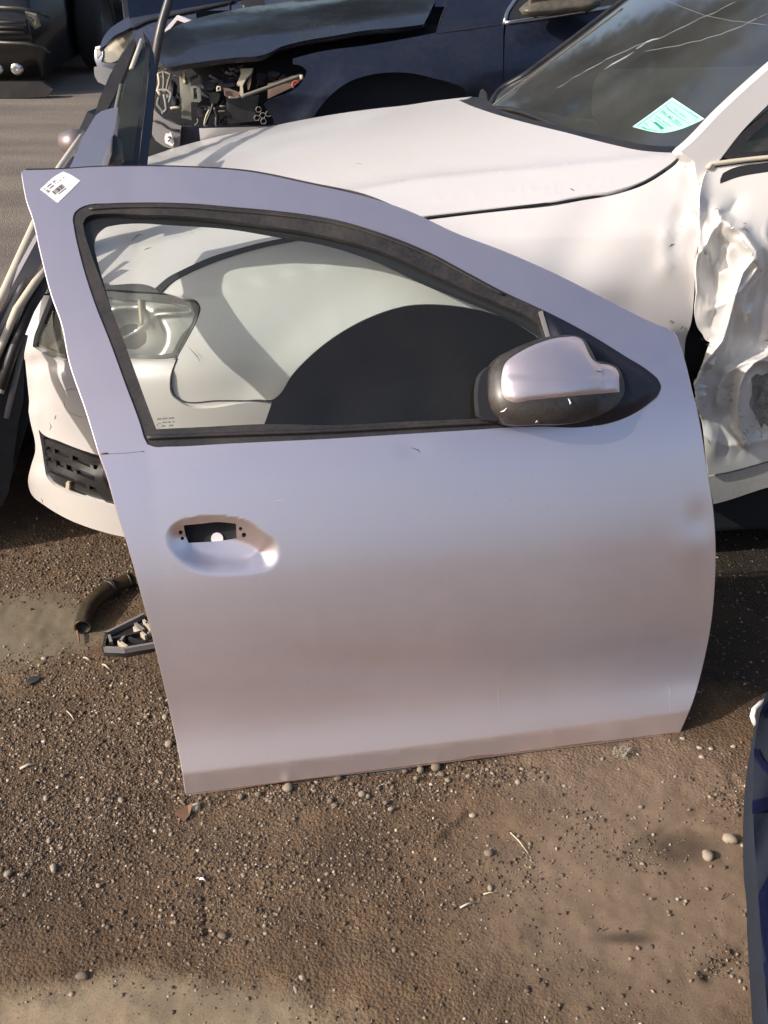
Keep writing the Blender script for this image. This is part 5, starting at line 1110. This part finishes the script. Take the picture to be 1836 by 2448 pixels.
rows = [(752,1892,12,9),(808,1862,22,14),(866,1900,18,18),(880,1905,12,12),(855,1890,12,12),(922,1920,13,11),(935,1935,16,12),(932,1872,12,10),(995,1862,12,11),(1056,1852,18,12),(1070,1866,16,12),(1082,1848,10,9),(1120,1856,14,10),(1148,1869,11,8),(1190,1870,10,7),(1165,1840,10,7),(576,1906,14,16),(618,1900,18,14),(640,1914,12,9),(790,1915,14,12),(800,1926,16,12),(540,1925,12,8),(968,1845,14,11),(905,1886,12,10),(840,1875,12,9)]
for i, (u, v, a, b) in enumerate(rows): stone(u, v, a, b * .9, random.uniform(-.5, .5), random.uniform(.3, .7), 'small rounded pebble in the gravel strip along the bottom of the silver door', 'pebbles along the bottom of the silver door', 50 + i)
left = [(290,1915,14,16),(212,1912,12,12),(118,2010,12,14),(20,2090,14,16),(55,2092,12,10),(150,1855,10,10),(395,1715,14,14),(350,1715,12,10),(306,1670,10,10),(350,1700,10,9),(180,1665,9,8),(105,1575,14,8),(405,1780,20,16),(110,1910,12,14),(236,2118,12,10),(60,2140,10,10)]
for i, (u, v, a, b) in enumerate(left): stone(u, v, a, b, random.uniform(-.8, .8), random.uniform(.5, 1), 'small pale pebble lying in the gravel on the left side of the ground', 'pebbles in the gravel at the left', 90 + i)
right_ = [(1440,1815,9,8),(1480,1840,8,6),(1585,1870,10,6),(1620,2150,9,7),(1690,2125,10,6),(1640,2155,9,7),(1556,2149,9,6),(1597,2180,8,6),(1600,2188,8,6),(1415,1955,9,7),(1240,2000,10,8),(1350,1880,12,8),(1775,2022,10,8),(1700,2072,9,6),(1750,2335,10,8)]
for i, (u, v, a, b) in enumerate(right_): stone(u, v, a, b, random.uniform(-.8, .8), random.uniform(.5, .9), 'tiny tan pebble scattered on the smooth dirt at the right', 'pebbles on the smooth dirt at the right', 120 + i)
# twigs, chips, straw nest
def twig(u, v, u2, v2, r, mt, label, cat='twig', bend=.004):
    A, Bp = G(u, v, r), G(u2, v2, r * 1.5); m = (A + Bp) / 2 + Vector((0, 0, bend)); return tag(tube('twig', [A, m, Bp], [r, r * .9, r * .5], M[mt], None, 6, base=G(u, v)), label, cat)
twig(183,1497,190,1535,.0035,'rust','reddish brown splinter standing at the end of the rubber hose')
twig(245,1588,262,1600,.0022,'cream','curled straw on the dirt below the black plastic grid')
twig(200,1572,216,1580,.0020,'cream','short straw on the dirt left of the black plastic grid')
twig(48,1838,86,1826,.0028,'cream','pale forked splinter in the gravel at the left edge')
twig(1155,2138,1188,2136,.0012,'cream','thin straw lying in the centre of the dirt')
twig(1100,2170,1135,2158,.0016,'creamstrip','tan straw in the centre of the dirt, the left one of the two')
twig(478,2101,492,2106,.0024,'paper','white stick in the gravel at the top of the thin crack')
twig(470,1780+320,480,2102,.0015,'cream','tiny straw beside the white stick in the gravel')
twig(1725,2150,1738,2135,.0010,'black','thin dark twig on the smooth dirt at the right')
twig(1428,2225,1438,2221,.0016,'black','short dark twig at the lower right of the dirt')
twig(1220,1990,1262,2040,.0012,'creamstrip','long curved straw on the dirt right of the little mud ridge')
twig(160,1700,178,1722,.0016,'cream','light straw in the gravel at the left below the plastic grid')
chip = flat3('bark_chip', [G(62,1628,.010), G(72,1618,.012), G(98,1614,.008), G(92,1626,.006), G(70,1636,.008)], M['lampdark'], None, .004); tag(chip, 'dark curled scrap at the end of the crack at the left edge', 'scrap')
lf = flat3('dry_leaf', [G(416,1942,.012), G(448,1925,.010), G(460,1922,.014), G(452,1950,.006), G(440,1964,.004)], M['rust'], None, .001); tag(lf, 'brown dry leaf under the lower left corner of the silver door', 'leaf')
nest = []
for i in range(60):
    a = random.uniform(0, 6.28); c = G(1490 + 24 * math.cos(a) * random.uniform(.3, 1), 1795 + 12 * math.sin(a) * random.uniform(.3, 1), random.uniform(.002, .014)); t = Vector((random.uniform(-1, 1), random.uniform(-1, 1), random.uniform(-.2, .3))) * .012
    nest.append((c - t, c, c + t + Vector((0, 0, -.003))))
nv, nf_ = [], []
for A, m, Bp in nest:
    k = len(nv)
    for p in (A, m, Bp):
        for q in ((.0007, 0, 0), (-.0004, .0006, 0), (-.0004, 0, .0008)): nv.append(p + Vector(q))
    for s in range(2):
        for j in range(3): nf_.append((k+s*3+j, k+s*3+(j+1)%3, k+s*3+3+(j+1)%3, k+s*3+3+j))
tag(make('straw_tuft', nv, nf_, M['creamstrip'], None, base=G(1490, 1795)), 'small tangled tuft of straw below the front end of the silver door', 'straw')
# checked cloth at the right edge
cl = empty('checked_cloth', G(1870, 2050), 'slate grey cloth with dark blue bands bulging in at the right edge', 'cloth')
def cloth_surf(U, V, lift=0.0):
    U = np.atleast_1d(U).astype(float); V = np.atleast_1d(V).astype(float)
    z = .10 + .010 * np.sin(V / 70.0) + .006 * np.sin(U / 14 + V / 40) + lift
    D = rays(U, V); return O + D * ((z - CH) / D[:, 2])[:, None]
CE = [(1836,1652),(1822,1690),(1808,1750),(1803,1800),(1800,1880),(1801,1960),(1806,2050),(1812,2130),(1819,2230),(1827,2330),(1836,2430),(1842,2520)]
cs_ = spline(CE, 30, False)
panel('cloth_sheet', list(map(tuple, cs_)) + [(2060,2520),(2060,1652)], cloth_surf, M['slate'], cl, step=22, rim=((.002, .004), (.004, .03), (.0, .095)), back=(0, 0, -1), sp=False)
for bnd_ in ([(1838,1672),(1818,1700),(1816,1712),(1840,1690)], [(1803,1788),(1808,1790),(1824,1816),(1850,1842),(1850,1862),(1822,1834),(1803,1806)], [(1799,1914),(1830,1906),(1870,1900),(1870,1930),(1830,1936),(1799,1942)], [(1838,2090),(1850,2080),(1850,2300),(1836,2320),(1826,2260),(1813,2140),(1816,2130)], [(1826,2300),(1850,2300),(1850,2420),(1838,2430)]):
    panel('blue_band', bnd_, lambda U, V, lift=0.0: cloth_surf(U, V, lift + .007), M['bluecloth'], cl, step=22, rim=((0, .004),), back=(0, 0, -1), sp=False)
wb = tube('cord_loop', [G(1836,1674,.02), G(1818,1682,.03), G(1803,1696,.035), G(1799,1712,.03), G(1806,1732,.015)], .0055, M['paper'], None, 8, base=G(1803, 1700)); tag(wb, 'white cord loop sticking out above the checked cloth at the right edge', 'cord')
yc = flat3('yellow_scrap', [G(1793,1790,.02), G(1802,1780,.03), G(1806,1804,.02), G(1802,1804,.006)], M['yellow'], None, .003); tag(yc, 'small yellow scrap against the left side of the checked cloth', 'scrap')

# ================================================================== TREES BEYOND (seen in the windscreen and bonnet reflections)
def tree(x, y, h, cr_, seed, label):
    e = empty('tree', (x, y, 0), label, 'tree', 'trees beyond the car yard'); rs = np.random.default_rng(seed)
    tube('trunk', [(x, y, 0), (x + .1, y, h * .3), (x - .1, y + .1, h * .6)], [.25, .18, .08], M['bark'], e, 8)
    n = 9000; c = []
    cl_ = rs.normal(size=(26, 3)) * np.array([cr_ * .45, cr_ * .45, h * .17]) + np.array([x, y, h * .62])
    P = cl_[rs.integers(0, 26, n)] + rs.normal(size=(n, 3)) * cr_ * .17; V = []; Fc = []
    for i, p in enumerate(P):
        a = rs.normal(size=3); a /= np.linalg.norm(a); b = np.cross(a, rs.normal(size=3)); b /= np.linalg.norm(b); s = .22
        V += [p - a * s, p + b * s * .5, p + a * s, p - b * s * .5]; Fc.append((4*i, 4*i+1, 4*i+2, 4*i+3))
    make('crown', V, Fc, M['leaf'], e, smooth=False)
tree(-7.5, 26, 15, 4.0, 1, 'tall leafy tree standing beyond the yard on the left')
tree(-1.0, 30, 14, 4.0, 2, 'tall leafy tree standing beyond the yard behind the navy car')
